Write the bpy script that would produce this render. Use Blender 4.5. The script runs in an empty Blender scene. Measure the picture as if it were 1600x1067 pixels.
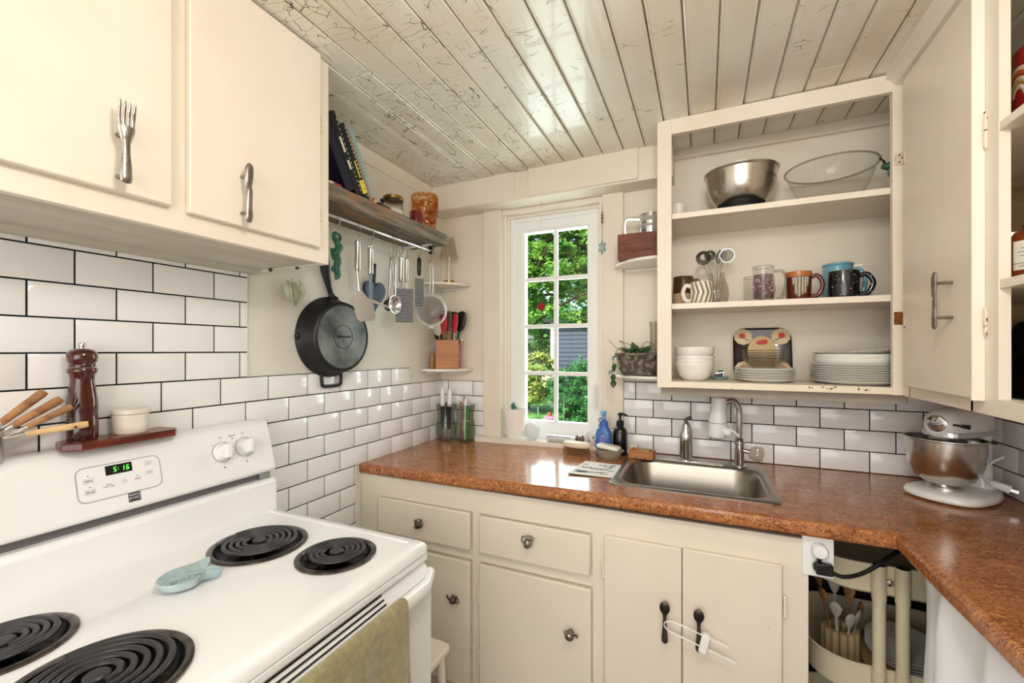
import bpy, math, random
from mathutils import Vector, Matrix
PI = math.pi
SC = bpy.context.scene
COL = SC.collection

# ------------------------------------------------------------------ camera, world, lights, exposure
cam_d = bpy.data.cameras.new('camera'); cam = bpy.data.objects.new('camera', cam_d); COL.objects.link(cam)
cam.location = (1.340, -2.038, 1.407); cam.rotation_euler = (PI/2, 0, 0.420)
cam_d.sensor_width = 36; cam_d.lens = 673.3/1600*36; cam_d.shift_y = 14.1/1600; cam_d.clip_start = 0.02
SC.camera = cam

world = bpy.data.worlds.new('world'); SC.world = world; world.use_nodes = True
wn = world.node_tree.nodes; wl = world.node_tree.links
sky = wn.new('ShaderNodeTexSky'); sky.sky_type = 'NISHITA'; sky.sun_disc = False
sky.sun_elevation = math.radians(48); sky.sun_rotation = math.radians(200); sky.dust_density = 4.0; sky.air_density = 1.0
wn['Background'].inputs['Strength'].default_value = 0.42
wl.new(sky.outputs[0], wn['Background'].inputs['Color'])

def light(name, kind, loc, rot, energy, color, **kw):
    d = bpy.data.lights.new(name, kind); d.energy = energy; d.color = color
    for k, v in kw.items(): setattr(d, k, v)
    o = bpy.data.objects.new(name, d); COL.objects.link(o); o.location = loc; o.rotation_euler = rot
    return o
light('sun', 'SUN', (0, -6, 9), (math.radians(44), 0, math.radians(-28)), 8.2, (1.0, .96, .88), angle=.01)
light('ceiling_lamp_light', 'POINT', (1.38, -1.72, 2.08), (0, 0, 0), 15.5, (1.0, .975, .945), shadow_soft_size=.10)
light('rear_fill_light', 'AREA', (1.3, -3.4, 1.5), (math.radians(86), 0, 0), 27, (.98, .985, 1.0), shape='RECTANGLE', size=1.9, size_y=1.6)  # soft fill added behind the camera; the rear wall has no opening
light('window_daylight', 'AREA', (.64, .30, 1.60), (math.radians(-90), 0, 0), 9, (.95, .98, 1.0), shape='RECTANGLE', size=.46, size_y=1.0)
SC.view_settings.view_transform = 'Standard'; SC.view_settings.look = 'None'
SC.cycles.transparent_max_bounces = 32
SC.view_settings.exposure = 0.27; SC.view_settings.gamma = 1.0; SC.view_settings.use_curve_mapping = False

# ------------------------------------------------------------------ helpers
def lin(c):
    if isinstance(c, str): c = tuple(int(c[i:i+2], 16)/255 for i in (0, 2, 4))
    return tuple((x/12.92 if x <= .04045 else ((x+.055)/1.055)**2.4) for x in c) + (1.0,)

class G:
    def __init__(s): s.v = []; s.f = []; s.mi = []; s.T = None
    def add(s, vs, fs, m=0):
        b = len(s.v)
        for p in vs:
            p = Vector(p)
            if s.T is not None: p = s.T @ p
            s.v.append(tuple(p))
        for f in fs: s.f.append(tuple(b+i for i in f)); s.mi.append(m)
        return s
    def box(s, x0, x1, y0, y1, z0, z1, m=0):
        vs = [(x, y, z) for z in (z0, z1) for y in (y0, y1) for x in (x0, x1)]
        return s.add(vs, [(0, 2, 3, 1), (4, 5, 7, 6), (0, 1, 5, 4), (2, 6, 7, 3), (0, 4, 6, 2), (1, 3, 7, 5)], m)
    def loft(s, rings, m=0, cap0=True, cap1=True, closed=True, wrap=False):
        n = len(rings[0]); vs = [p for r in rings for p in r]; fs = []
        k = len(rings)
        for i in range(k if wrap else k-1):
            a = i*n; b = ((i+1) % k)*n
            for j in range(n if closed else n-1):
                j2 = (j+1) % n; fs.append((a+j, a+j2, b+j2, b+j))
        if not wrap and closed:
            if cap0: fs.append(tuple(reversed(range(n))))
            if cap1: fs.append(tuple((k-1)*n+j for j in range(n)))
        return s.add(vs, fs, m)
    def lathe(s, prof, n=32, c=(0, 0, 0), m=0, sx=1, sy=1, cap0=False, cap1=False, flute=0, fn=0):
        rings = []
        for r, z in prof:
            ring = []
            for j in range(n):
                a = 2*PI*j/n; q = max(r, 1e-5)*(1+(flute*math.cos(fn*a) if fn else 0))
                ring.append((c[0]+q*sx*math.cos(a), c[1]+q*sy*math.sin(a), c[2]+z))
            rings.append(ring)
        return s.loft(rings, m, cap0, cap1)
    def cyl(s, r, z0, z1, c=(0, 0), n=24, m=0, r2=None):
        return s.lathe([(r, z0), (r if r2 is None else r2, z1)], n, (c[0], c[1], 0), m, cap0=True, cap1=True)
    def tube(s, pts, r, n=8, m=0, closed=False, flat=1.0, up=None):
        pts = [Vector(p) for p in pts]; k = len(pts); rings = []
        rs = r if isinstance(r, (list, tuple)) else [r]*k
        t0 = (pts[1]-pts[0]).normalized()
        nrm = Vector(up) if up else (Vector((0, 0, 1)) if abs(t0.z) < .9 else Vector((1, 0, 0)))
        for i, p in enumerate(pts):
            if closed: t = (pts[(i+1) % k]-pts[i-1])
            else: t = pts[min(i+1, k-1)]-pts[max(i-1, 0)]
            if t.length < 1e-9: t = t0
            t = t.normalized(); nrm = (nrm-t*nrm.dot(t))
            if nrm.length < 1e-6: nrm = t.orthogonal()
            nrm = nrm.normalized(); b = t.cross(nrm)
            rings.append([tuple(p+nrm*(rs[i]*flat*math.cos(2*PI*j/n))+b*(rs[i]*math.sin(2*PI*j/n))) for j in range(n)])
        return s.loft(rings, m, True, True, wrap=closed)
    def prism(s, pts, plane, a0, a1, m=0):
        def P(u, v, a): return (u, v, a) if plane == 'xy' else ((u, a, v) if plane == 'xz' else (a, u, v))
        r0 = [P(u, v, a0) for u, v in pts]; r1 = [P(u, v, a1) for u, v in pts]
        return s.loft([r0, r1], m)
    def sphere(s, r, c=(0, 0, 0), n=20, k=12, m=0, sx=1, sy=1, sz=1):
        prof = [(r*math.sin(PI*i/k), -r*sz*math.cos(PI*i/k)) for i in range(k+1)]
        return s.lathe(prof, n, c, m, sx, sy)
    def build(s, name, mats, parent=None, bevel=0, seg=2, sharp=38, label=None, cat=None, group=None, kind=None, loc=None, rot=None, solid=0, subd=0, clean=True):
        me = bpy.data.meshes.new(name); me.from_pydata(s.v, [], s.f)
        if not isinstance(mats, (list, tuple)): mats = [mats]
        for q in mats: me.materials.append(q)
        me.polygons.foreach_set('material_index', s.mi)
        import bmesh
        bm = bmesh.new(); bm.from_mesh(me)
        if clean: bmesh.ops.remove_doubles(bm, verts=bm.verts, dist=1e-6)
        bmesh.ops.recalc_face_normals(bm, faces=bm.faces); bm.to_mesh(me); bm.free()
        me.polygons.foreach_set('use_smooth', [True]*len(me.polygons))
        me.set_sharp_from_angle(angle=math.radians(sharp))
        o = bpy.data.objects.new(name, me); COL.objects.link(o)
        if parent: o.parent = parent
        if loc: o.location = loc
        if rot: o.rotation_euler = rot
        if solid:
            md = o.modifiers.new('solid', 'SOLIDIFY'); md.thickness = solid; md.offset = 0
        if bevel:
            md = o.modifiers.new('bevel', 'BEVEL'); md.width = bevel; md.segments = seg; md.limit_method = 'ANGLE'; md.angle_limit = math.radians(40)
            md.harden_normals = False
        if subd:
            md = o.modifiers.new('sub', 'SUBSURF'); md.levels = subd; md.render_levels = subd
        tag(o, label, cat, group, kind)
        return o

def tag(o, label=None, cat=None, group=None, kind=None):
    if label: o['label'] = label
    if cat: o['category'] = cat
    if group: o['group'] = group
    if kind: o['kind'] = kind
    return o
def thing(name, label, cat, loc=(0, 0, 0), rz=0, group=None, rot=None):
    o = bpy.data.objects.new(name, None); COL.objects.link(o); o.empty_display_size = .02
    o.location = loc; o.rotation_euler = rot if rot else (0, 0, rz)
    return tag(o, label, cat, group)
def dup(o, loc, rz=None, label=None, parent=None, group=None, rot=None, scale=None):
    c = o.copy(); COL.objects.link(c)
    if parent is not None: c.parent = parent
    else:
        c.location = loc
        if rz is not None: c.rotation_euler = (0, 0, rz)
        if rot: c.rotation_euler = rot
        if scale: c.scale = scale
    if label: c['label'] = label
    if group: c['group'] = group
    for ch in list(o.children): dup(ch, None, parent=c)
    return c
def crv(pts, n=6, closed=False):
    P = [Vector(p) for p in pts]; k = len(P); out = []
    rng = range(k) if closed else range(k-1)
    for i in rng:
        p1 = P[i]; p2 = P[(i+1) % k]
        p0 = P[(i-1) % k] if (closed or i > 0) else p1*2-p2
        p3 = P[(i+2) % k] if (closed or i+2 < k) else p2*2-p1
        for j in range(n):
            t = j/n
            out.append(.5*((2*p1)+(p2-p0)*t+(2*p0-5*p1+4*p2-p3)*t*t+(3*p1-p0-3*p2+p3)*t**3))
    if not closed: out.append(P[-1])
    return out
def rrect(x0, x1, y0, y1, r, n=5):
    out = []
    for cx, cy, a0 in ((x1-r, y1-r, 0), (x0+r, y1-r, 90), (x0+r, y0+r, 180), (x1-r, y0+r, 270)):
        for i in range(n+1):
            a = math.radians(a0+90*i/n); out.append((cx+r*math.cos(a), cy+r*math.sin(a)))
    return out
def text(body, size, M, mat, parent, name='lettering', ext=.0004, align='CENTER', xs=1.0):
    cu = bpy.data.curves.new(name, 'FONT'); cu.body = body; cu.size = size; cu.extrude = ext
    cu.align_x = align; cu.align_y = 'CENTER'; cu.materials.append(mat)
    tmp = bpy.data.objects.new(name, cu); me = bpy.data.meshes.new_from_object(tmp); bpy.data.objects.remove(tmp)
    if not me.materials: me.materials.append(mat)
    o = bpy.data.objects.new(name, me); COL.objects.link(o); o.parent = parent
    o.matrix_local = M @ Matrix.Diagonal((xs, 1, 1, 1))
    return o
def frame(org, xd, yd):
    xd = Vector(xd).normalized(); zd = xd.cross(Vector(yd)).normalized(); yd = zd.cross(xd)
    M = Matrix((xd, yd, zd)).transposed().to_4x4(); M.translation = Vector(org); return M

# ------------------------------------------------------------------ materials
MATS = {}
def mat(name, col, rough=.5, metal=0, spec=.5, c2=None, ns=8, stretch=(1, 1, 1), lo=.35, hi=.65, bump=0, bs=60, bstretch=None, coat=0, trans=0, ior=1.45, emit=None, es=1, sheen=0, aniso=0, det=4, speck=None, alpha=None):
    m = bpy.data.materials.new(name); m.use_nodes = True; nt = m.node_tree; N = nt.nodes; L = nt.links
    b = N['Principled BSDF']; b.inputs['Base Color'].default_value = lin(col); b.inputs['Roughness'].default_value = rough
    b.inputs['Metallic'].default_value = metal; b.inputs['Specular IOR Level'].default_value = spec; b.inputs['IOR'].default_value = ior
    b.inputs['Coat Weight'].default_value = coat; b.inputs['Coat Roughness'].default_value = .08
    b.inputs['Transmission Weight'].default_value = trans
    if aniso: b.inputs['Anisotropic'].default_value = aniso
    if sheen: b.inputs['Sheen Weight'].default_value = sheen
    if emit: b.inputs['Emission Color'].default_value = lin(emit); b.inputs['Emission Strength'].default_value = es
    tc = None
    def coords(st):
        nonlocal tc
        if tc is None: tc = N.new('ShaderNodeTexCoord')
        mp = N.new('ShaderNodeMapping'); mp.inputs['Scale'].default_value = st; L.new(tc.outputs['Object'], mp.inputs[0]); return mp
    colout = None
    if c2:
        mp = coords(stretch); nz = N.new('ShaderNodeTexNoise'); nz.inputs['Scale'].default_value = ns; nz.inputs['Detail'].default_value = det; L.new(mp.outputs[0], nz.inputs[0])
        rp = N.new('ShaderNodeValToRGB'); rp.color_ramp.elements[0].position = lo; rp.color_ramp.elements[1].position = hi
        rp.color_ramp.elements[0].color = lin(col); rp.color_ramp.elements[1].color = lin(c2)
        L.new(nz.outputs[0], rp.inputs[0]); colout = rp.outputs[0]
    if speck:
        for sc, sr, se, thr, st in speck:
            mp = coords(st); nz = N.new('ShaderNodeTexNoise'); nz.inputs['Scale'].default_value = sr; nz.inputs['Detail'].default_value = 3; L.new(mp.outputs[0], nz.inputs[0])
            rp = N.new('ShaderNodeValToRGB'); rp.color_ramp.elements[0].position = thr; rp.color_ramp.elements[1].position = thr+se
            rp.color_ramp.elements[0].color = (0, 0, 0, 1); rp.color_ramp.elements[1].color = (1, 1, 1, 1); L.new(nz.outputs[0], rp.inputs[0])
            mx = N.new('ShaderNodeMix'); mx.data_type = 'RGBA'
            if colout is None: mx.inputs[6].default_value = lin(col)
            else: L.new(colout, mx.inputs[6])
            mx.inputs[7].default_value = lin(sc); L.new(rp.outputs[0], mx.inputs[0]); colout = mx.outputs[2]
    if colout is not None: L.new(colout, b.inputs['Base Color'])
    if bump:
        mp = coords(bstretch or (1, 1, 1)); nz = N.new('ShaderNodeTexNoise'); nz.inputs['Scale'].default_value = bs; nz.inputs['Detail'].default_value = 3; L.new(mp.outputs[0], nz.inputs[0])
        bp = N.new('ShaderNodeBump'); bp.inputs['Strength'].default_value = bump; bp.inputs['Distance'].default_value = .002
        L.new(nz.outputs[0], bp.inputs['Height']); L.new(bp.outputs[0], b.inputs['Normal'])
    MATS[name] = m
    return m
def thin_glass(name, tint='FFFFFF', rough=.0, refl=1.0, c2=None, ns=40):
    m = bpy.data.materials.new(name); m.use_nodes = True; nt = m.node_tree; N = nt.nodes; L = nt.links
    for n in list(N): N.remove(n)
    out = N.new('ShaderNodeOutputMaterial'); tr = N.new('ShaderNodeBsdfTransparent'); tr.inputs[0].default_value = lin(tint)
    gl = N.new('ShaderNodeBsdfGlossy'); gl.inputs['Roughness'].default_value = max(rough, .01); lw = N.new('ShaderNodeLayerWeight'); lw.inputs[0].default_value = .5
    pw = N.new('ShaderNodeMath'); pw.operation = 'POWER'; pw.inputs[1].default_value = 6.0; L.new(lw.outputs['Facing'], pw.inputs[0])
    mu = N.new('ShaderNodeMath'); mu.operation = 'MULTIPLY_ADD'; mu.inputs[1].default_value = min(.9, .38*refl); mu.inputs[2].default_value = .018*refl; L.new(pw.outputs[0], mu.inputs[0])
    mx = N.new('ShaderNodeMixShader'); L.new(mu.outputs[0], mx.inputs[0]); L.new(tr.outputs[0], mx.inputs[1]); L.new(gl.outputs[0], mx.inputs[2]); L.new(mx.outputs[0], out.inputs[0])
    if c2:
        tc = N.new('ShaderNodeTexCoord'); vz = N.new('ShaderNodeTexVoronoi'); vz.inputs['Scale'].default_value = ns; L.new(tc.outputs['Object'], vz.inputs[0])
        rp = N.new('ShaderNodeValToRGB'); rp.color_ramp.elements[0].position = .25; rp.color_ramp.elements[1].position = .6; rp.color_ramp.elements[0].color = lin(tint); rp.color_ramp.elements[1].color = lin(c2); L.new(vz.outputs['Distance'], rp.inputs[0]); L.new(rp.outputs[0], tr.inputs[0])
        bp = N.new('ShaderNodeBump'); bp.inputs['Strength'].default_value = .9; bp.inputs['Distance'].default_value = .004; L.new(vz.outputs['Distance'], bp.inputs['Height']); L.new(bp.outputs[0], gl.inputs['Normal']); L.new(bp.outputs[0], lw.inputs['Normal'])
    return m

wallp = mat('cream wall paint', 'EFE6D6', .45, bump=.12, bs=30, c2='E9DECB', ns=3)
leftp = mat('pale wall paint', 'EAE6DC', .5, bump=.12, bs=30, c2='E4DED2', ns=3)
cabp = mat('cream cabinet paint', 'F1E7D6', .38, bump=.10, bs=45, bstretch=(1, 1, .25), c2='ECE0CD', ns=4)
basep = mat('base cabinet paint', 'ECE1D0', .38, bump=.16, bs=45, bstretch=(1, 1, .25), c2='E6DDCA', ns=4, speck=[('B9A88C', 90, .02, .76, (1, 1, 1))])
chip = mat('chipped paint edge', 'F0E6CC', .4, bump=.3, bs=90, speck=[('4A3A28', 55, .02, .655, (1, 1, 1))])
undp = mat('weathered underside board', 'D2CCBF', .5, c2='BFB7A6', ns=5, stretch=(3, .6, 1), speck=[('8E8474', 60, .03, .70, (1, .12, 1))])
trimp = mat('trim paint', 'EFE7D8', .35, bump=.06, bs=30)
vinyl = mat('white vinyl', 'F5F5F2', .3)
shelfp = mat('white shelf paint', 'F6F3EC', .3, c2='EFEAE0', ns=8)
grout = mat('black grout', '08090B', .9)
tilew = mat('white glazed tile', 'F4F2F0', .10, bump=.03, bs=14, coat=.3)
floorm = mat('floor vinyl', '9A938A', .5, c2='857D74', ns=5)
counter = mat('orange brown laminate', 'BC7C4C', .15, c2='985A34', ns=14, stretch=(1, 2.4, 1), lo=.30, hi=.70, det=8,
              speck=[('CC9058', 60, .14, .54, (1, 2, 1)), ('6E3E22', 150, .08, .56, (1, 2, 1)), ('3A2016', 260, .04, .62, (1, 1.6, 1))], spec=.6)
enamel = mat('white stove enamel', 'F6F5F4', .14, coat=.4)
enamel2 = mat('white stove plastic', 'F2F1EF', .28)
coilm = mat('burner coil black', '2C2B2D', .38, spec=.6)
panm = mat('drip pan black enamel', '070708', .25, spec=.18)
ringm = mat('drip pan steel ring', '77706C', .3, metal=1, c2='4A4340', ns=40)
darkgap = mat('dark gap', '2A2622', .7)
steel = mat('brushed steel', 'C9C5BE', .24, metal=1, bump=.05, bs=200, bstretch=(1, 1, .05))
steels = mat('satin sink steel', 'A59E93', .30, metal=1, bump=.08, bs=160, bstretch=(.08, 1, 1))
chrome = mat('chrome', 'D8D8DA', .07, metal=1)
pewter = mat('pewter', 'A8A29A', .33, metal=1, bump=.3, bs=120, c2='8A837C', ns=40)
darkiron = mat('dark pewter', '5A5450', .42, metal=1, bump=.25, bs=150)
iron = mat('seasoned cast iron', '1B1B1D', .42, spec=.5, bump=.15, bs=160, c2='111112', ns=8)
ironb = mat('worn cast iron base', '858784', .40, metal=.5, c2='3E3F3E', ns=9, bump=.1, bs=120)
wood_red = mat('red brown hardwood', '7A3323', .28, c2='4E1D14', ns=7, stretch=(6, 1, 6), coat=.2)
wood_mill = mat('cherry stained wood', '551A0E', .14, c2='34100A', ns=6, stretch=(5, 5, 1), coat=.7)
wood_or = mat('orange bamboo', 'C08350', .45, c2='A66B3C', ns=9, stretch=(1, 1, 9), bump=.08, bs=40)
wood_h = mat('tool handle wood', 'B08050', .5, c2='8C5E38', ns=18, stretch=(4, 1, 4))
wood_l = mat('pale handle wood', 'E0BE8C', .5, c2='CFA873', ns=16, stretch=(4, 1, 4))
barn = mat('weathered barn board', '8E8270', .75, c2='5E5548', ns=7, stretch=(7, 1, 7), bump=.6, bs=40, bstretch=(6, 1, 6), speck=[('A07048', 5, .2, .58, (2, 1, 2)), ('3C352C', 34, .05, .66, (6, .6, 6))])
crate = mat('red stained crate wood', '7E4630', .55, c2='60301F', ns=9, stretch=(1, 5, 8), bump=.2, bs=40)
china = mat('white china', 'F6F3EC', .14, coat=.3)
marble = mat('cream marble', 'EEE7DC', .2, c2='D8CDBD', ns=11, speck=[('A89880', 14, .03, .66, (1, 1, 2))])
blackp = mat('black plastic', '141416', .3)
blackm = mat('matte black', '0B0B0B', .6)
whitep = mat('white plastic', 'F2F2F0', .3)
greenp = mat('mottled green plastic', '2F6B52', .4, c2='1E4F45', ns=60)
bluep = mat('navy silicone', '1A2A44', .35)
redp = mat('red silicone', 'C02A38', .35)
brownp = mat('brown silicone', '5A4438', .4)
glassm = thin_glass('clear glass', 'FAFAF9', 0, 1.5)
edgeg = thin_glass('glass edge', 'DADAD8', 0, 3.0)
winglass = thin_glass('window glass', 'F3F8F6', 0, .8)
smokeg = thin_glass('grey green glass', 'ECEEEA', 0, 1.6)
amberg = thin_glass('amber glass', 'FDF4E4', .05, 2.2, c2='EEC890', ns=75)
creamm = mat('cream metal', 'E6D9BB', .35)
clothw = mat('white curtain cloth', 'F6F7FA', .8, sheen=.3, bump=.15, bs=300)
towelm = mat('olive towel cloth', '9C9268', .95, sheen=.4, bump=.6, bs=260, c2='877D55', ns=60)
papers = mat('book pages', 'E8E2D2', .8)
gold = mat('brass', '9A7A45', .3, metal=1)
inkm = mat('print ink', '3A3A3C', .6)
# ------------------------------------------------------------------ room shell
W = 2.228; REAR = -3.7
def zceil(x): return 2.266+.010*x
g = G(); g.box(-.15, W+.15, REAR-.15, .15, -.08, 0); g.build('floor', floorm, kind='structure')
g = G(); g.box(-.15, 0, REAR, .15, 0, 2.5); g.build('wall_left', leftp, kind='structure')
g = G(); g.box(W, W+.15, REAR, .15, 0, 2.5); g.build('wall_right', wallp, kind='structure')
g = G(); g.box(-.15, W+.15, REAR-.15, REAR, 0, 2.5); g.build('wall_rear', wallp, kind='structure')
HX0, HX1, HZ0, HZ1 = .375, .900, .955, 2.130
g = G(); g.box(0, HX0, 0, .16, 0, 2.5); g.box(HX1, W, 0, .16, 0, 2.5); g.box(HX0, HX1, 0, .16, 0, HZ0); g.box(HX0, HX1, 0, .16, HZ1, 2.5)
g.build('wall_back', wallp, kind='structure')

def ceiling_mat():
    m = bpy.data.materials.new('crazed ceiling paint'); m.use_nodes = True; nt = m.node_tree; N = nt.nodes; L = nt.links
    b = N['Principled BSDF']; b.inputs['Roughness'].default_value = .26; b.inputs['Coat Weight'].default_value = .25
    tc = N.new('ShaderNodeTexCoord')
    def mp(s):
        q = N.new('ShaderNodeMapping'); q.inputs['Scale'].default_value = s; L.new(tc.outputs['Object'], q.inputs[0]); return q.outputs[0]
    def noise(s, sc, d=3):
        n = N.new('ShaderNodeTexNoise'); n.inputs['Scale'].default_value = sc; n.inputs['Detail'].default_value = d; L.new(mp(s), n.inputs[0]); return n.outputs[0]
    def ramp(inp, a, c, c0=(0, 0, 0, 1), c1=(1, 1, 1, 1)):
        r = N.new('ShaderNodeValToRGB'); r.color_ramp.elements[0].position = a; r.color_ramp.elements[1].position = c
        r.color_ramp.elements[0].color = c0; r.color_ramp.elements[1].color = c1; L.new(inp, r.inputs[0]); return r.outputs[0]
    def math_(op, a, c):
        n = N.new('ShaderNodeMath'); n.operation = op
        for i, q in enumerate((a, c)):
            if isinstance(q, (int, float)): n.inputs[i].default_value = q
            else: L.new(q, n.inputs[i])
        return n.outputs[0]
    # distorted coordinates so cracks wander
    dn = N.new('ShaderNodeTexNoise'); dn.inputs['Scale'].default_value = 22; dn.inputs['Detail'].default_value = 4; L.new(mp((1, 1, 1)), dn.inputs[0])
    va = N.new('ShaderNodeVectorMath'); va.operation = 'MULTIPLY_ADD'; L.new(dn.outputs['Color'], va.inputs[0]); va.inputs[1].default_value = (.018, .018, 0); L.new(tc.outputs['Object'], va.inputs[2])
    def vor(st, sc, w):
        q = N.new('ShaderNodeMapping'); q.inputs['Scale'].default_value = st; L.new(va.outputs[0], q.inputs[0])
        v = N.new('ShaderNodeTexVoronoi'); v.feature = 'DISTANCE_TO_EDGE'; v.inputs['Scale'].default_value = sc; L.new(q.outputs[0], v.inputs[0])
        return ramp(v.outputs['Distance'], w*.5, w, (1, 1, 1, 1), (0, 0, 0, 1))
    sx = N.new('ShaderNodeSeparateXYZ'); L.new(tc.outputs['Object'], sx.inputs[0])
    mr = N.new('ShaderNodeMapRange'); mr.inputs['From Min'].default_value = .55; mr.inputs['From Max'].default_value = 1.15; mr.inputs['To Min'].default_value = .055; mr.inputs['To Max'].default_value = -.11; L.new(sx.outputs[0], mr.inputs[0])
    m1 = ramp(math_('ADD', noise((1, 1, 1), 13, 4), mr.outputs[0]), .52, .56)
    c1 = math_('MULTIPLY', vor((.45, 1.6, 1), 24, .016), m1)
    m2 = ramp(math_('ADD', noise((1.3, 1, 1), 9, 4), mr.outputs[0]), .60, .63)
    c2 = math_('MULTIPLY', vor((2.0, .5, 1), 16, .02), m2)
    cr = math_('MAXIMUM', c1, c2)
    base = N.new('ShaderNodeValToRGB'); base.color_ramp.elements[0].color = lin('EFEADE'); base.color_ramp.elements[1].color = lin('E6DCC8'); base.color_ramp.elements[0].position = .4; base.color_ramp.elements[1].position = .62
    L.new(noise((1.4, .7, 1), 3, 5), base.inputs[0])
    mx = N.new('ShaderNodeMix'); mx.data_type = 'RGBA'; L.new(base.outputs[0], mx.inputs[6]); mx.inputs[7].default_value = lin('6A5E4E'); L.new(cr, mx.inputs[0])
    L.new(mx.outputs[2], b.inputs['Base Color'])
    bp = N.new('ShaderNodeBump'); bp.inputs['Strength'].default_value = .35; bp.inputs['Distance'].default_value = .003
    h = math_('SUBTRACT', noise((1, .16, 1), 55, 4), math_('MULTIPLY', cr, .8)); L.new(h, bp.inputs['Height']); L.new(bp.outputs[0], b.inputs['Normal'])
    return m
ceilm = ceiling_mat()
def ceiling_boards():
    g = G(); rnd = random.Random(5); pitch = .0895; x = 1.288-pitch*15
    i = 0
    while x < W+.1:
        x1 = x+pitch
        # board lengths: butt joints at differing Y
        cuts = [REAR] + sorted(rnd.uniform(-3.2, -.35) for _ in range(rnd.choice([1, 1, 2]))) + [.15]
        dz = 0
        for a, b in zip(cuts[:-1], cuts[1:]):
            dz = rnd.uniform(-.0012, .0012); e = .0009 if rnd.random() < .4 else .0003
            # profile across X: groove, bead edge, flat field, bead edge, groove
            pr = [(0, .009), (.0022, .009), (.0034, .0015), (.006, 0), (.0085, .0018), (.0105, .0018), (.012, 0), (pitch-.005, 0), (pitch-.0030, .0015), (pitch-.0018, .009), (pitch, .009)]
            r0 = [(x+u, a+e, zceil(x+u)+v+dz) for u, v in pr]+[(x+pitch, a+e, 2.40), (x, a+e, 2.40)]
            r1 = [(x+u, b-e, zceil(x+u)+v+dz) for u, v in pr]+[(x+pitch, b-e, 2.40), (x, b-e, 2.40)]
            nf = len(g.f); g.loft([r0, r1]); g.mi[nf+9] = 1
        x = x1; i += 1
    return g
ceiling_boards().build('ceiling', [ceilm, mat('dirty board gap', '5E5040', .8)], kind='structure', sharp=25, clean=False)
g = G(); g.box(-.15, W+.15, REAR-.15, .16, 2.36, 2.5); g.build('ceiling_slab', blackm, kind='structure')

# bulkhead above the window
g = G(); g.box(0, 1.22, -.12, 0, 2.138, 2.30); bh = g.build('trim_1', wallp, kind='structure', bevel=.002)
g = G(); g.box(.012, .498, -.131, -.119, 2.140, 2.30); g.build('fascia_board', wallp, bh, bevel=.0015)
g = G(); g.box(.572, 1.080, -.131, -.119, 2.146, 2.30); g.build('fascia_board', wallp, bh, bevel=.0015)
# crown moulding on the left wall
g = G(); g.prism([(0, 2.218), (.006, 2.218), (.010, 2.232), (.030, 2.250), (.034, 2.262), (.034, 2.30), (0, 2.30)], 'xz', -1.085, -.12)
g.build('trim_2', wallp, kind='structure')
# moulding at the back of the open cabinet and on the right wall
g = G(); g.box(1.19, W, -.022, 0, 2.245, 2.30); g.build('trim_3', wallp, kind='structure', bevel=.003)
# crown moulding along the top of the right cabinets
g = G(); g.prism([(1.864, 2.30), (1.864, 2.262), (1.874, 2.258), (1.886, 2.240), (1.905, 2.236), (1.905, 2.30)], 'xz', -3.2, -.302)
g.build('trim_4', trimp, kind='structure')

# ------------------------------------------------------------------ tiles
def tiles(name, regions, to3, depth=.008):
    """regions: (u0,u1,z0,z1,uoff,zoff,parity) clipped running bond; to3 maps (u,z,d)"""
    g = G(); pu, pz, gr = .1556, .0793, .0020
    for (u0, u1, z0, z1, uo, zo, par) in regions:
        k0 = math.floor((z0-zo)/pz)-1; k1 = math.ceil((z1-zo)/pz)+1
        g.loft([[to3(u, z, .0045) for u, z in ((u0, z0), (u1, z0), (u1, z1), (u0, z1))], [to3(u, z, .0002) for u, z in ((u0, z0), (u1, z0), (u1, z1), (u0, z1))]], 1)
        for k in range(k0, k1):
            a, b = zo+k*pz, zo+(k+1)*pz
            a2, b2 = max(a+gr, z0), min(b-gr, z1)
            if b2-a2 < .006: continue
            o = uo+(pu/2 if (k+par) % 2 else 0)
            n0 = math.floor((u0-o)/pu)-1; n1 = math.ceil((u1-o)/pu)+1
            for n in range(n0, n1):
                c, d = max(o+n*pu+gr, u0), min(o+(n+1)*pu-gr, u1)
                if d-c < .006: continue
                t = .0025
                outer = [(c, a2), (d, a2), (d, b2), (c, b2)]; inner = [(c+t, a2+t), (d-t, a2+t), (d-t, b2-t), (c+t, b2-t)]
                g.loft([[to3(u, z, .0045) for u, z in outer], [to3(u, z, depth-.0012) for u, z in outer], [to3(u, z, depth) for u, z in inner]], 0)
    g.build(name, [tilew, grout], kind='structure', sharp=50, clean=False)
ML = .8464; YL = -.2752
lft = lambda u, z, d: (d, u, z)
tiles('trim_5', [(-2.45, -.655, ML-.0793*5, ML+.0793, YL, ML, 1), (-2.45, 0, ML+.0793, ML+.0793*5, YL, ML, 1), (-2.45, -.292, ML+.0793*5, ML+.0793*6, YL, ML, 1),
      (-2.45, -1.126, ML+.0793*6, 1.665, YL-.019, ML, 1)], lft)
bck = lambda u, z, d: (u, -d, z)
tiles('trim_6', [(.009, .275, .925, ML+.0793*5, .0475, ML, 0)], bck)
tiles('trim_7', [(1.000, 2.22, .930, .9458+.0793*4+.001, 1.0524, .9458, 1)], bck)
rgt = lambda u, z, d: (W-d, u, z)
tiles('trim_8', [(-2.3, -.008, .930, .9458+.0793*4+.001, -.038, .9458, 1)], rgt)

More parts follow.
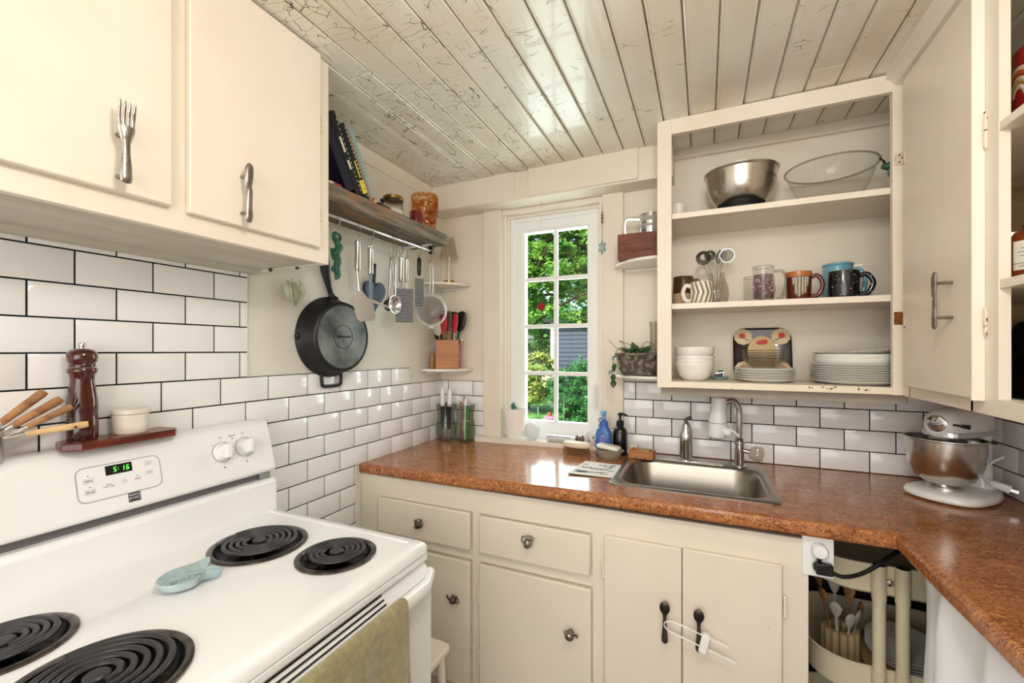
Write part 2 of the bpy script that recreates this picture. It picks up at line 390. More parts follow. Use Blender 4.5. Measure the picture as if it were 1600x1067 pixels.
# ------------------------------------------------------------------ window
win = thing('window_1', 'white casement window with eight panes over the sill', 'window'); win['kind'] = 'structure'; del win['label']; del win['category']
g = G(); g.box(.273, .375, -.022, 0, .958, 2.138); g.build('casing', wallp, win, bevel=.002)
g = G(); g.box(.900, .999, -.022, 0, .965, 2.138); g.build('casing', wallp, win, bevel=.002)
g = G(); g.box(.365, .377, -.026, .05, .960, 2.130); g.box(.377, .392, .018, .05, .960, 2.120); g.box(.377, .402, .034, .15, .960, 2.120)
g.box(.377, .900, -.004, .15, 2.112, 2.130); g.box(.392, .900, .030, .15, 2.098, 2.112)
g.box(.886, .900, -.010, .15, .960, 2.130); g.build('jamb', trimp, win, bevel=.0015)
g = G(); g.box(.240, 1.052, -.058, .0, .930, .960); g.box(.376, .899, -.01, .15, .930, .958); g.build('sill', trimp, win, bevel=.003)
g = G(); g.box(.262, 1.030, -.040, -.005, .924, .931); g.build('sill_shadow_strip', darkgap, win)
S0, S1, SZ0, SZ1 = .402, .886, .985, 2.100; P0, P1, PZ0, PZ1 = .478, .812, 1.044, 2.022
def fr(g, a0, a1, b0, b1, i0, i1, j0, j1, y0, y1):
    o = [(a0, b0), (a1, b0), (a1, b1), (a0, b1)]; i = [(i0, j0), (i1, j0), (i1, j1), (i0, j1)]
    g.loft([[(x, y0, z) for x, z in o], [(x, y0, z) for x, z in i], [(x, y1, z) for x, z in i], [(x, y1, z) for x, z in o]], wrap=True)
g = G(); fr(g, S0, S1, SZ0, SZ1, S0+.022, S1-.022, SZ0+.018, SZ1-.022, .044, .10); fr(g, S0+.018, S1-.018, SZ0+.014, SZ1-.018, P0-.012, P1+.012, PZ0-.012, PZ1+.012, .050, .10)
fr(g, P0-.016, P1+.016, PZ0-.016, PZ1+.016, P0, P1, PZ0, PZ1, .057, .10); g.box(S0, S1, .04, .10, .955, SZ0+.002); g.build('sash', vinyl, win, bevel=.002)
g = G(); g.box((P0+P1)/2-.010, (P0+P1)/2+.010, .066, .082, PZ0, PZ1)
for k in (1, 2, 3):
    z = PZ0+(PZ1-PZ0)*k/4; g.box(P0, (P0+P1)/2-.010, .0665, .0815, z-.010, z+.010); g.box((P0+P1)/2+.010, P1, .0665, .0815, z-.010, z+.010)
g.build('muntin', vinyl, win, bevel=.002)
g = G(); g.box(P0-.005, P1+.005, .0735, .0765, PZ0-.005, PZ1+.005); g.build('glass', winglass, win)
g = G(); g.box(.846, .862, .036, .045, 1.115, 1.245); g.tube(crv([(.854, .036, 1.235), (.854, .022, 1.22), (.854, .016, 1.17), (.854, .020, 1.135)]), .0055, 8); g.build('latch', vinyl, win, bevel=.002)
g = G(); g.tube([(.360+.010*math.cos(a/10*2*PI), -.024, 2.104+.010*math.sin(a/10*2*PI)) for a in range(10)], .0028, 6, closed=True); g.sphere(.003, (.36, -.026, 2.104), 8, 6); g.build('eyelet', vinyl, win)

# ------------------------------------------------------------------ outside
grass = mat('lawn grass', '5C8A3A', .9, c2='33602A', ns=2, bump=.5, bs=20)
paving = mat('pink paving', 'CDA596', .8, c2='B58C80', ns=1.5)
siding = mat('slate blue siding', '2F3B4E', .6, c2='263244', ns=2)
sidingd = mat('dark siding', '1E2228', .7)
whitet = mat('white trim', 'E8E8E6', .5)
bark = mat('bark', '3B2C22', .9, bump=.8, bs=30, bstretch=(3, 3, .5))
def leafm(name, c, c2, ns=1.3):
    m = mat(name, c, .5, c2=c2, ns=ns, lo=.38, hi=.62); nt = m.node_tree; b = nt.nodes['Principled BSDF']
    src = b.inputs['Base Color'].links[0].from_socket; tr = nt.nodes.new('ShaderNodeBsdfTranslucent'); nt.links.new(src, tr.inputs[0])
    mx = nt.nodes.new('ShaderNodeMixShader'); mx.inputs[0].default_value = .45; out = nt.nodes['Material Output']
    nt.links.new(b.outputs[0], mx.inputs[1]); nt.links.new(tr.outputs[0], mx.inputs[2]); nt.links.new(mx.outputs[0], out.inputs[0]); return m
lf1 = leafm('maple leaves', '4C8634', 'A8CC64', 2.6); lf2 = leafm('dark maple leaves', '2E662A', '6CA04A', 2.2)
lf3 = leafm('fern leaves', '2A6434', '4C8C48', 3); lf4 = leafm('yellow green leaves', '8CA048', 'B8C070', 3); lf5 = leafm('pale stalk leaves', '7EA060', 'A8C890', 8)
g = G(); g.box(-30, 26, .2, 60, -.65, -.60); g.build('floor_lawn', grass, kind='structure')
g = G(); g.prism([(-12, 17), (-3.8, 16.2), (-7.6, 34), (-18, 36)], 'xy', -.60, -.575); g.build('floor_path', paving, kind='structure')
def leaves(g, n, c, r, size, rnd, shell=.55, m=0, gaps=None):
    k = 0
    while k < n:
        u = Vector((rnd.gauss(0, 1), rnd.gauss(0, 1), rnd.gauss(0, 1))).normalized()*(shell+(1-shell)*rnd.random())*rnd.uniform(.75, 1.05)
        p = Vector((c[0]+u.x*r[0], c[1]+u.y*r[1], c[2]+u.z*r[2]))
        if gaps and gaps(p): k += 1; continue
        d = Vector((rnd.uniform(-1, 1), rnd.uniform(-1, 1), rnd.uniform(-.7, .3))).normalized(); s_ = d.cross(Vector((rnd.uniform(-1, 1), rnd.uniform(-1, 1), 1))).normalized()
        L_ = size*rnd.uniform(.6, 1.3); w = L_*.42; q = d.cross(s_)*L_*.12
        g.add([p, p+d*L_*.45+s_*w+q, p+d*L_, p+d*L_*.45-s_*w+q], [(0, 1, 2), (0, 2, 3)], m); k += 1
def clumps(g, n, per, c, r, cr, size, rnd, m=0):
    for _ in range(n):
        u = Vector((rnd.gauss(0, 1), rnd.gauss(0, 1), rnd.gauss(0, 1))).normalized()*rnd.uniform(.35, 1)
        q = (c[0]+u.x*r[0], c[1]+u.y*r[1], c[2]+u.z*r[2]); s = cr*rnd.uniform(.6, 1.3)
        leaves(g, per, q, (s, s, s*.6), size, rnd, .2, m)
def tree(name, label, base, c, r, n, per, cr, size, lm, seed, group='trees beyond the window'):
    rnd = random.Random(seed); t = thing(name, label, 'tree', base, group=group)
    g = G(); top = (c[0]-base[0], c[1]-base[1], c[2]-base[2])
    g.tube(crv([(0, 0, 0), (.05, .02, top[2]*.35), (top[0]*.08, top[1]*.2, top[2]*.75), (top[0]*.4, top[1]*.5, top[2]+r[2]*.2)]), .06, 8)
    for _ in range(14):
        a = rnd.uniform(0, 2*PI); z0 = top[2]*rnd.uniform(.45, 1.0); e = (top[0]+r[0]*.8*math.cos(a), top[1]+r[1]*.8*math.sin(a), top[2]+r[2]*rnd.uniform(-.6, .7))
        g.tube(crv([(top[0]*.08, top[1]*.2, z0*.8), ((top[0]*.2+e[0])/2, (top[1]*.3+e[1])/2, (z0+e[2])/2+.15), e]), [.035]*7+[.03, .025, .02, .015, .01, .008] if False else .025, 6)
    g.build('trunk', bark, t)
    g = G(); clumps(g, n, per, top, r, cr, size, rnd); g.build('crown', lm, t, clean=False)
    return t
tree('maple_tree', 'leafy green maple filling the upper left panes', (-3.1, 6.5, -.6), (-1.5, 6.4, 3.5), (1.35, .62, 1.65), 175, 90, .28, .10, lf1, 1, None)
tree('maple_tree', 'darker green maple filling the upper right panes', (.9, 8.4, -.6), (-.55, 8.4, 3.4), (1.25, .7, 1.9), 165, 90, .30, .11, lf2, 2, None)
tree('garden_tree', 'distant tree seen between the maple branches', (-6.5, 19, -.6), (-5.6, 19, 2.6), (2.4, 2, 1.7), 70, 60, .7, .26, lf2, 3, None)
def shrub(name, label, base, r, n, per, cr, size, lm, seed):
    rnd = random.Random(seed); t = thing(name, label, 'shrub', base)
    g = G()
    for _ in range(9): g.tube([(0, 0, 0), (rnd.uniform(-1, 1)*r[0]*.6, rnd.uniform(-1, 1)*r[1]*.6, r[2]*1.4)], .012, 5)
    g.build('stem', bark, t)
    g = G(); clumps(g, n, per, (0, 0, r[2]), r, cr, size, rnd); g.build('foliage', lm, t, clean=False)
shrub('fern_shrub', 'tall dark green feathery shrub in the lower right panes', (-.22, 3.9, -.6), (.55, .5, .95), 130, 90, .16, .05, lf3, 4)
shrub('fern_shrub', 'low dark green shrub in the lower left panes', (-1.18, 3.4, -.6), (.42, .4, .60), 80, 80, .15, .055, lf2, 5)
shrub('garden_shrub', 'yellow green shrub beside the slate blue house', (-4.0, 11.2, -.6), (1.2, .9, 1.0), 90, 70, .3, .12, lf4, 6)
shrub('garden_shrub', 'bright green shrub in front of the slate blue house', (-1.75, 9.2, -.6), (.75, .6, .95), 60, 70, .28, .10, lf3, 7)
# neighbour building
b = thing('garden_building', 'slate blue clapboard building with white corner board behind the shrubs', 'building', (-3.52, 12.5, -.6))
g = G()
for k in range(20):
    z = k*.15; g.prism([(0, z), (-.022, z), (0, z+.15)], 'yz', 0, 1.45)
g.box(0, 1.45, 0, .1, 0, 3.0); g.build('wall', siding, b)
g = G(); g.box(-.12, .0, -.04, .1, 0, 3.0); g.build('corner_board', whitet, b)
g = G()
for k in range(20):
    z = k*.15; g.prism([(0, z), (-.022, z), (0, z+.15)], 'yz', 1.45, 4.5)
g.box(1.45, 4.5, 0, 3, 0, 3.0); g.build('wall', sidingd, b)
g = G(); g.box(-.3, 4.7, -.3, 3, 3.0, 3.12); g.build('roof', sidingd, b)
# flowers below the window
pinkp = mat('pink petals', 'C87C92', .6, c2='A8506C', ns=20); conem = mat('flower cone', '8A4A28', .8); stemm = mat('flower stem', '5C8A3C', .6)
def coneflower(x, y, h, lean, label, s=1.0):
    t = thing('coneflower', label, 'flower', (x, y, -.6)); rnd = random.Random(int(x*100))
    g = G(); top = Vector((lean, 0, h+.6)); g.tube(crv([(0, 0, 0), (lean*.3, 0, (h+.6)*.6), top]), .006, 6)
    for k in range(7):
        z = (h+.6)*(.5+.06*k); a = k*2.4; L_ = .10; p = Vector((lean*.4, 0, z)); d = Vector((math.cos(a), math.sin(a), .35)); q = Vector((-math.sin(a), math.cos(a), 0))*.018
        g.add([p, p+d*L_*.5+q, p+d*L_, p+d*L_*.5-q], [(0, 1, 2), (0, 2, 3)])
    g.build('stem', stemm, t, clean=False)
    g = G()
    for k in range(14):
        a = 2*PI*k/14; d = Vector((math.cos(a), math.sin(a), -.55))*s; q = Vector((-math.sin(a), math.cos(a), 0))*.010*s; p = top
        g.loft([[p+q*.5, p-q*.5], [p+d*.035+q, p+d*.035-q], [p+d*.058+q*.5, p+d*.058-q*.5]], closed=False)
    g.build('petals', pinkp, t, clean=False, solid=.001)
    g = G(); g.sphere(.018*s, top, 12, 8, sz=.9); g.build('cone', conem, t)
coneflower(-.145, 1.55, .885, .0, 'pink coneflower left of the centre glazing bar', 1.0)
coneflower(.115, 1.50, .855, .0, 'pink coneflower right of the centre glazing bar', 1.15)
coneflower(-.185, 1.45, .80, -.01, 'faded coneflower low beside the left pink one', .9)
def stalk(x, y, h, label, seed):
    rnd = random.Random(seed); t = thing('leafy_stalk', label, 'plant', (x, y, -.6)); g = G(); H = h+.6
    g.tube([(0, 0, 0), (.01, 0, H)], .005, 6)
    for k in range(26):
        z = H*(.45+.55*k/26); a = k*2.4; L_ = .075*(1.25-k/26); p = Vector((.01*z/H, 0, z)); d = Vector((math.cos(a), math.sin(a), .8)).normalized(); q = Vector((-math.sin(a), math.cos(a), 0))*.012
        g.add([p, p+d*L_*.5+q, p+d*L_, p+d*L_*.5-q], [(0, 1, 2), (0, 2, 3)])
    g.build('leaves', lf5, t, clean=False)
stalk(.02, 1.45, .92, 'pale leafy stalk just right of the centre glazing bar', 1)
stalk(.235, 1.50, .96, 'leafy stalk at the right edge of the lowest pane', 2)
stalk(-.32, 1.5, .98, 'tall pale leafy stalk at the left of the lowest pane', 3)
stalk(-.42, 1.6, .95, 'thin leafy stalk by the left window frame', 4)
# ------------------------------------------------------------------ worktop
def zc(x): return .927+.018*min(1.0, max(0, x))
wt = thing('worktop', 'orange brown speckled laminate worktop turning the corner under the window', 'worktop', (0, 0, 0))
SX0, SX1, SY0, SY1 = 1.060, 1.530, -.525, -.070
def edge_loft(g, path, m=0):
    prof = [(.03, 0), (.012, 0), (.005, -.003), (.001, -.010), (0, -.018), (0, -.032), (.004, -.039), (.03, -.040)]
    rings = []
    for o, dz in prof: rings.append([(p[0]+p[2]*o, p[1]+p[3]*o, zc(p[0])+dz) for p in path])
    g.loft(list(zip(*rings)) if False else rings, m, closed=False)
gp = .0006
g = G()
edge_loft(g, [(.001, -.632, 0, 1), (.5, -.650, 0, 1), (1.0, -.655, 0, 1), (1.78, -.655, 1, 1)])
def quad(g, pts): g.add([(x, y, zc(x)) for x, y in pts], [tuple(range(len(pts)))]); g.add([(x, y, zc(x)-.038) for x, y in pts], [tuple(range(len(pts)))])
quad(g, [(.001, -.602), (.5, -.62), (.5, -.003), (.001, -.003)]); quad(g, [(.5, -.62), (1.0, -.625), (1.0, -.003), (.5, -.003)]); quad(g, [(1.0, -.625), (SX0, -.625), (SX0, -.003), (1.0, -.003)])
quad(g, [(SX0, -.625), (SX1, -.625), (SX1, SY0), (SX0, SY0)]); quad(g, [(SX0, SY1), (SX1, SY1), (SX1, -.003), (SX0, -.003)])
quad(g, [(SX1, -.625), (1.81, -.625), (2.225, -.210), (2.225, -.003), (SX1, -.003)])
g.build('counter_run', counter, wt, sharp=18, clean=False)
g = G(); edge_loft(g, [(1.78, -.655-gp*3, 1, 1), (1.78, -3.2, 1, 0)]); quad(g, [(1.81, -.625-gp*2), (2.225, -.210-gp*2), (2.225, -3.2), (1.81, -3.2)])
g.build('counter_run', counter, wt, sharp=18, clean=False)

# ------------------------------------------------------------------ sink
CZ = .945
sk = thing('kitchen_sink', 'stainless steel drop-in sink set into the worktop', 'sink', (1.294, -.295, CZ))
def rr(x0, x1, y0, y1, r, z, n=6): return [(x, y, z) for x, y in rrect(x0, x1, y0, y1, r, n)]
g = G()
g.loft([rr(-.259, .259, -.250, .250, .030, .0005), rr(-.259, .259, -.250, .250, .030, .0035), rr(-.250, .250, -.241, .241, .028, .0055), rr(-.236, .236, -.222, .150, .075, .0050), rr(-.230, .230, -.216, .144, .080, .001),
        rr(-.224, .224, -.210, .138, .082, -.012), rr(-.216, .216, -.202, .130, .082, -.100), rr(-.205, .205, -.190, .118, .080, -.150), rr(-.170, .170, -.155, .085, .070, -.172), rr(-.05, .05, -.085, .015, .049, -.176)], cap0=False, cap1=False)
g.build('basin', steels, sk, sharp=50)
g = G(); g.lathe([(.060, -.1755), (.055, -.172), (.045, -.175), (.040, -.181), (0, -.181)], 24, (0, -.035, 0)); g.build('drain', chrome, sk)
g = G(); g.box(-.170, .115, .158, .170, .0055, .0095); g.build('deck_strip', chrome, sk, bevel=.001)

# faucet
fa = thing('kitchen_faucet', 'chrome gooseneck faucet on the sink deck', 'faucet', (1.466, -.110, CZ+.0055))
g = G(); g.lathe([(.026, 0), (.026, .003), (.018, .006), (.0175, .085), (.021, .088), (.022, .093), (.020, .097), (.014, .100), (.016, .106), (.012, .112)], 24, cap0=True, cap1=True); g.build('body', chrome, fa)
g = G(); g.tube(crv([(0, 0, .105), (0, 0, .20), (-.004, -.002, .232), (-.022, -.008, .255), (-.046, -.014, .250), (-.060, -.018, .225), (-.063, -.02, .190)], 8), .0115, 12); g.build('spout', chrome, fa)
g = G(); g.tube([(.010, 0, .062), (.035, -.006, .058)], .010, 12)
acr = thin_glass('clear acrylic', 'E6E2DC', .02, 3.0)
g.build('handle_stem', chrome, fa)
g = G(); g.T = Matrix.Translation((.033, -.006, .058)) @ Matrix.Rotation(math.radians(100), 4, 'Y')
g.lathe([(.010, 0), (.020, .004), (.028, .022), (.029, .038), (.024, .048), (.010, .052), (.0, .050)], 32, flute=.06, fn=8, cap0=True); g.build('handle_knob', acr, fa)
g = G(); g.T = Matrix.Translation((-.060, -.018, 0)) @ Matrix.Rotation(math.radians(4), 4, 'Y') @ Matrix.Translation((-.030, -.006, 0))
g.lathe([(.0, .272), (.022, .271), (.028, .265), (.0285, .225), (.031, .195), (.034, .172), (.0345, .128), (.032, .112), (.022, .104), (.012, .102), (0, .104)], 32)
g.T = None; wf = g.build('water_filter', whitep, fa, label='white cylindrical water filter with side lever')
g = G(); g.tube([(-.095, -.03, .142), (-.06, -.03, .142), (-.034, -.03, .128)], [.028, .024, .016], 16); g.build('filter_collar', whitep, wf)
g = G(); g.tube(crv([(-.040, -.052, .150), (-.022, -.052, .142), (-.006, -.048, .126)]), .0045, 8); g.build('lever', whitep, wf)
g = G(); g.T = Matrix.Translation((-.044, -.054, .138)) @ Matrix.Rotation(PI/2, 4, 'X'); g.lathe([(.011, -.003), (.013, 0), (.011, .003)], 16, cap0=True, cap1=True); g.T = None; g.build('dial', whitep, wf)
g = G(); g.tube([(-.079+.0348*math.cos(a/24*2*PI), -.024+.0348*math.sin(a/24*2*PI), .170) for a in range(24)], .0010, 5, closed=True); g.build('seam_ring', mat('grey seam', '8A8A8C', .5), wf)
# side sprayer / dispenser
sp = thing('sink_sprayer', 'tapered chrome sprayer standing on the sink deck left of the gooseneck', 'sprayer', (1.270, -.100, CZ+.0057))
g = G(); g.lathe([(.030, 0), (.030, .006), (.026, .010), (.0262, .075), (.0268, .078), (.0268, .100), (.024, .120), (.018, .142), (.010, .158), (.006, .166)], 28, cap0=True, cap1=True); g.build('body', chrome, sp)
g = G(); g.tube(crv([(-.012, 0, .130), (-.006, .0, .152), (0, .0, .168), (.012, 0, .176), (.022, 0, .178)]), [.006, .007, .007, .007, .007, .006, .006, .006, .006, .006, .006, .006, .006, .006, .006, .006, .006, .006, .006, .006, .007, .007, .007, .007, .0055], 10); g.build('nozzle', darkiron, sp)

# ------------------------------------------------------------------ base cabinets
bc = thing('base_cabinet', 'cream painted built-in base cabinet under the sink worktop', 'cabinet', (0, 0, 0))
FY = -.622
g = G()
g.box(.002, 1.602, FY, FY+.022, .800, .886)
for a, b in ((.002, .108), (.545, .580), (1.000, 1.040), (1.540, 1.602)): g.box(a, b, FY+.0002, FY+.022, .08, .802)
g.box(.10, 1.0, FY+.0004, FY+.022, .622, .658); g.box(.10, 1.56, FY+.0004, FY+.022, .08, .150)
g.box(.10, 1.56, FY+.006, FY+.020, .145, .800)
g.box(.012, 1.588, FY+.05, FY+.07, 0, .08)
g.build('face_frame', basep, bc, bevel=.002)
g = G(); g.box(1.582, 1.600, FY+.022, -.012, 0, .880); g.build('side_panel', basep, bc)
g = G(); g.box(.012, .03, FY+.022, -.012, 0, .88); g.build('side_panel', basep, bc)
bayw = mat('bay shade brown', '2A221C', .8, c2='1C1815', ns=5)  # liner added to darken the open bay, its shade put into the colour
g = G(); g.box(1.601, 2.20, -.016, -.004, .0, .895); g.build('bay_shade_back', bayw, bc)
g = G(); g.box(2.205, 2.224, -1.2, -.018, .0, .895); g.build('bay_shade_side', bayw, bc)
g = G(); g.box(1.6005, 1.603, FY+.022, -.018, 0, .880); g.build('bay_shade_liner', bayw, bc)
g = G(); g.box(.03, 1.582, FY+.022, -.012, .08, .098); g.build('bottom_panel', basep, bc)
DY = -.640
def front(name, x0, x1, z0, z1):
    g = G(); g.box(x0, x1, DY, DY+.018, z0, z1); return g.build(name, basep, bc, bevel=.004, seg=2)
dr1 = front('drawer', .108, .542, .662, .801); dr2 = front('drawer', .582, .996, .662, .797)
d1 = front('door', .112, .541, .148, .617); d2 = front('door', .582, .999, .140, .619); d3 = front('door', 1.042, 1.2765, .140, .806); d4 = front('door', 1.2795, 1.538, .140, .808)
def knobT(x, z, rz=0): return Matrix.Translation((x, DY, z)) @ Matrix.Rotation(rz, 4, 'Y')
def cup(parent, x, z, lab, tilt=0, kind='cup'):
    g = G(); T = knobT(x, z, tilt); g.T = T
    g.tube([(0, 0, 0), (0, -.016, 0)], .004, 8)
    g.T = T @ Matrix.Translation((0, -.024, 0))
    if kind == 'cup':
        g.lathe([(.007, -.012), (.012, -.008), (.0145, .002), (.0155, .012), (.0135, .011), (.010, .0)], 16, cap0=True, cap1=True)
        g.lathe([(.016, -.015), (.019, -.012), (.010, -.012)], 16, cap0=True, cap1=True)
        g.tube(crv([(.013, 0, .008), (.021, 0, .008), (.022, 0, -.002), (.012, 0, -.004)]), .002, 6)
    elif kind == 'pot':
        g.sphere(.015, (0, 0, 0), 16, 10, sz=.9); g.lathe([(.008, .012), (.006, .017), (.003, .020), (0, .022)], 12)
        g.tube(crv([(-.012, 0, -.004), (-.020, 0, .004), (-.026, 0, .016)]), [.004]*9+[.0035, .003, .003, .003], 6)
        g.tube(crv([(.012, 0, .008), (.023, 0, .008), (.023, 0, -.006), (.012, 0, -.009)]), .002, 6)
    elif kind == 'jug':
        g.lathe([(.010, -.018), (.015, -.010), (.016, 0), (.011, .010), (.014, .018), (.012, .017)], 16, cap0=True, cap1=True)
        g.tube(crv([(-.012, 0, .014), (-.023, 0, .012), (-.022, 0, -.004), (-.013, 0, -.010)]), .0025, 6); g.sphere(.005, (.014, 0, .016), 8, 6)
    elif kind == 'creamer':
        g.lathe([(.012, -.012), (.017, -.004), (.016, .006), (.012, .010), (.010, .009)], 16, cap0=True, cap1=True)
        g.tube(crv([(-.008, 0, .012), (0, 0, .022), (.010, 0, .014)]), .003, 6); g.tube(crv([(.012, 0, .006), (.022, 0, .012), (.024, 0, .004)]), .0035, 6); g.sphere(.006, (-.016, 0, .003), 8, 6)
    g.T = None; g.build('knob', pewter if kind != 'pot' else darkiron, parent, label=lab)
cup(dr1, .327, .738, 'pewter teacup shaped knob')
cup(dr2, .786, .748, 'pewter jug shaped knob', .2, 'jug')
cup(d1, .486, .478, 'dark teapot shaped knob', -.1, 'pot')
cup(d2, .934, .468, 'pewter creamer shaped knob', .25, 'creamer')
def spoonknob(parent, x, z):
    g = G(); y = DY-.030
    g.T = Matrix.Translation((x, 0, z))
    for q in (.042, -.045): g.tube([(0, DY, q), (0, y, q)], .004, 8)
    g.T = Matrix.Translation((x, y, z)) @ Matrix.Diagonal((1, .35, 1, 1))
    g.tube([(0, 0, .060), (0, 0, .056), (0, 0, .050), (0, 0, .040), (0, 0, .030), (0, 0, .022), (0, 0, .010), (0, 0, -.02), (0, 0, -.045), (0, 0, -.058), (0, 0, -.064)],
           [.004, .010, .0135, .015, .012, .006, .0045, .0065, .009, .009, .004], 14)
    g.T = None; h = g.build('spoon_handle', darkiron, parent, label='dark pewter spoon shaped handle')
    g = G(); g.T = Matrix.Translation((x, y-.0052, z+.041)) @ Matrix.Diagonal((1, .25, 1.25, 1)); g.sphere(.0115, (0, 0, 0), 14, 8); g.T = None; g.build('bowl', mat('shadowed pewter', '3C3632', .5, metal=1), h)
spoonknob(d3, 1.231, .592); spoonknob(d4, 1.325, .592)
def hinge(parent, x, z, y=DY, h=.05):
    g = G(); g.tube([(x, y+.006, z-h/2), (x, y+.006, z+h/2)], .004, 8)
    for k in (-1, 1): g.sphere(.0048, (x, y+.006, z+k*h/2), 8, 6)
    for k in range(-2, 3): g.lathe([(.0046, -.0008), (.0052, 0), (.0046, .0008)], 8, (x, y+.006, z+k*h/5))
    g.build('hinge', cabp, parent)
hinge(d3, 1.038, .693); hinge(d4, 1.545, .694); hinge(d2, .578, .50); hinge(d2, .578, .275)
# child lock strap
cl = thing('cabinet_lock', 'white plastic child lock strap looped through the two spoon shaped handles', 'lock', (1.30, DY-.032, .572), rot=(0, math.radians(13), 0))
g = G(); g.tube(crv([(.10, 0, .016), (.0, 0, .018), (-.055, 0, .016), (-.072, 0, 0), (-.055, 0, -.014), (.0, 0, -.016), (.125, 0, -.017)], 6), .0038, 8, flat=.5); g.build('strap', whitep, cl)
g = G(); g.box(.030, .052, -.010, .009, -.030, .026); g.build('clasp', whitep, cl, bevel=.003)

# ------------------------------------------------------------------ outlet in the corner bay
ol = thing('wall_outlet', 'white outlet plate fixed beside the open corner bay', 'outlet', (1.622, FY-.001, .847))
g = G(); g.box(-.036, .036, -.005, .010, -.056, .056); g.build('plate', whitep, ol, bevel=.002)
g = G(); g.box(-.020, .020, .009, .060, -.05, .05); g.build('back_box', darkiron, ol)
nl = thing('night_light', 'small round white night light plugged into the upper socket', 'night light', (1.624, FY-.006, .866))
g = G(); g.T = Matrix.Rotation(PI/2, 4, 'X'); g.lathe([(.016, 0), (.019, .004), (.0195, .016), (.016, .022), (0, .023)], 28, cap0=True); g.T = None; g.build('lens', whitep, nl)
g = G(); g.lathe([(.006, -.026), (.007, -.018)], 12, (0, -.006, 0), cap0=True, cap1=True); g.build('sensor', blackp, nl)
pc = thing('power_cord', 'black plug and cord running from the outlet into the corner bay', 'cord', (1.624, FY-.006, .822))
g = G(); g.T = Matrix.Rotation(PI/2, 4, 'X'); g.lathe([(.015, 0), (.016, .012), (.012, .02), (0, .022)], 16, cap0=True); g.T = None; g.box(-.010, .028, -.024, -.004, -.016, .014); g.build('plug', blackp, pc, bevel=.003)
g = G(); g.tube(crv([(.020, -.015, -.004), (.05, -.016, -.012), (.09, -.004, -.002), (.130, .012, .022), (.165, .035, .044), (.21, .08, .056), (.26, .16, .05)], 6), .0052, 10); g.build('cable', blackp, pc)

# ------------------------------------------------------------------ open wall cabinet on the back wall
wc = thing('wall_cabinet', 'cream open wall cabinet with missing door above the sink', 'cabinet', (0, 0, 0))
CY = -.300
g = G(); zt = 2.279
g.box(1.175, 1.227, CY-.010, CY+.010, 1.266, zt); g.box(1.227, 1.882, CY-.010, CY+.010, 2.222, zt); g.box(1.882, 1.912, CY-.010, CY+.010, 1.266, zt)
g.build('face_frame', cabp, wc, bevel=.0015)
g = G(); g.box(1.177, 1.200, CY+.010, -.001, 1.268, zt-.002); g.build('side_panel', cabp, wc)
for zz, yy in ((1.928, CY+.012), (1.585, CY+.012)):
    g = G(); g.box(1.200, W-.001, yy+.004, -.001, zz-.020, zz); q = g.build('shelf', cabp, wc)
    g = G(); g.box(1.200, W-.001, yy, yy+.0038, zz-.0205, zz+.0005); g.build('shelf_edge', cabp, q, bevel=.001)
g = G(); g.box(1.200, W-.001, CY+.002, -.001, 1.268, 1.290); q = g.build('shelf', cabp, wc)
g = G(); g.box(1.200, 1.882, CY-.0105, CY+.0018, 1.2675, 1.2905); g.build('shelf_edge', chip, q, bevel=.0015)
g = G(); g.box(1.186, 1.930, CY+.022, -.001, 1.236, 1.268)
g.build('underside_panel', mat('shaded cabinet paint', 'A79E92', .6, c2='968C7E', ns=6), wc)  # cabinet paint in shade, the shade mixed into this grey
for zz in (1.900, 1.557):
    g = G(); g.box(1.202, 1.222, -.28, -.005, zz-.004, zz+.004); g.build('shelf_cleat', cabp, wc)
rust = mat('rusty brass hinge', '9A5A28', .5, metal=.4, c2='5A3418', ns=60); paintedh = mat('painted hinge leaf', 'E4D4BA', .4, speck=[('5A4030', 120, .02, .6, (1, 1, 1))])
g = G(); g.box(1.884, 1.906, CY-.013, CY-.009, 1.988, 2.026); g.build('hinge_plate', paintedh, wc, bevel=.002)
g = G(); g.box(1.884, 1.906, CY-.013, CY-.009, 1.488, 1.528); g.build('catch_plate', rust, wc, bevel=.002)
for zz in (2.018, 1.996):
    g = G(); g.sphere(.0028, (1.897, CY-.0135, zz), 8, 6); g.build('screw', darkiron, wc)

# ------------------------------------------------------------------ right wall cabinets
rc = thing('wall_cabinet', 'cream wall cabinet along the right wall with knife shaped pull', 'cabinet', (0, 0, 0))
g = G(); FX = 1.905; OY = -.792
g.box(FX, FX+.02, CY-.012-.055, CY-.012, 1.266, 2.30)
g.box(FX, FX+.02, OY, -.688, 1.266, 2.30); g.box(FX, FX+.02, -.70, -.36, 1.266, 1.308); g.box(FX, FX+.02, -.70, -.36, 2.22, 2.30); g.box(FX+.004, FX+.018, -.70, -.36, 1.30, 2.24)
g.box(FX, FX+.02, -2.6, OY, 1.266, 1.304); g.box(FX, FX+.02, -2.6, OY, 2.235, 2.30); g.box(FX, FX+.02, -2.6, -2.54, 1.30, 2.24)
g.build('face_frame', cabp, rc, bevel=.0015)
g = G(); g.box(FX+.02, W-.001, -2.6, CY-.012, 1.290, 1.304); g.build('shelf', chip, rc)
for zz in (1.888, 1.556):
    g = G(); g.box(FX+.002, W-.001, -2.54, OY+.002, zz-.019, zz); g.box(FX+.022, W-.001, OY, CY-.034, zz-.019, zz); g.build('shelf', cabp, rc, bevel=.001)
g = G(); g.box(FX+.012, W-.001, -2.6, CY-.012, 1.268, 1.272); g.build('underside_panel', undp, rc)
g = G(); g.box(FX+.02, W-.001, CY-.03, CY-.012, 1.272, 2.2); g.build('partition', mat('unpainted inside board', 'A88C64', .6, c2='967A54', ns=6, stretch=(1, 1, 5)), rc)
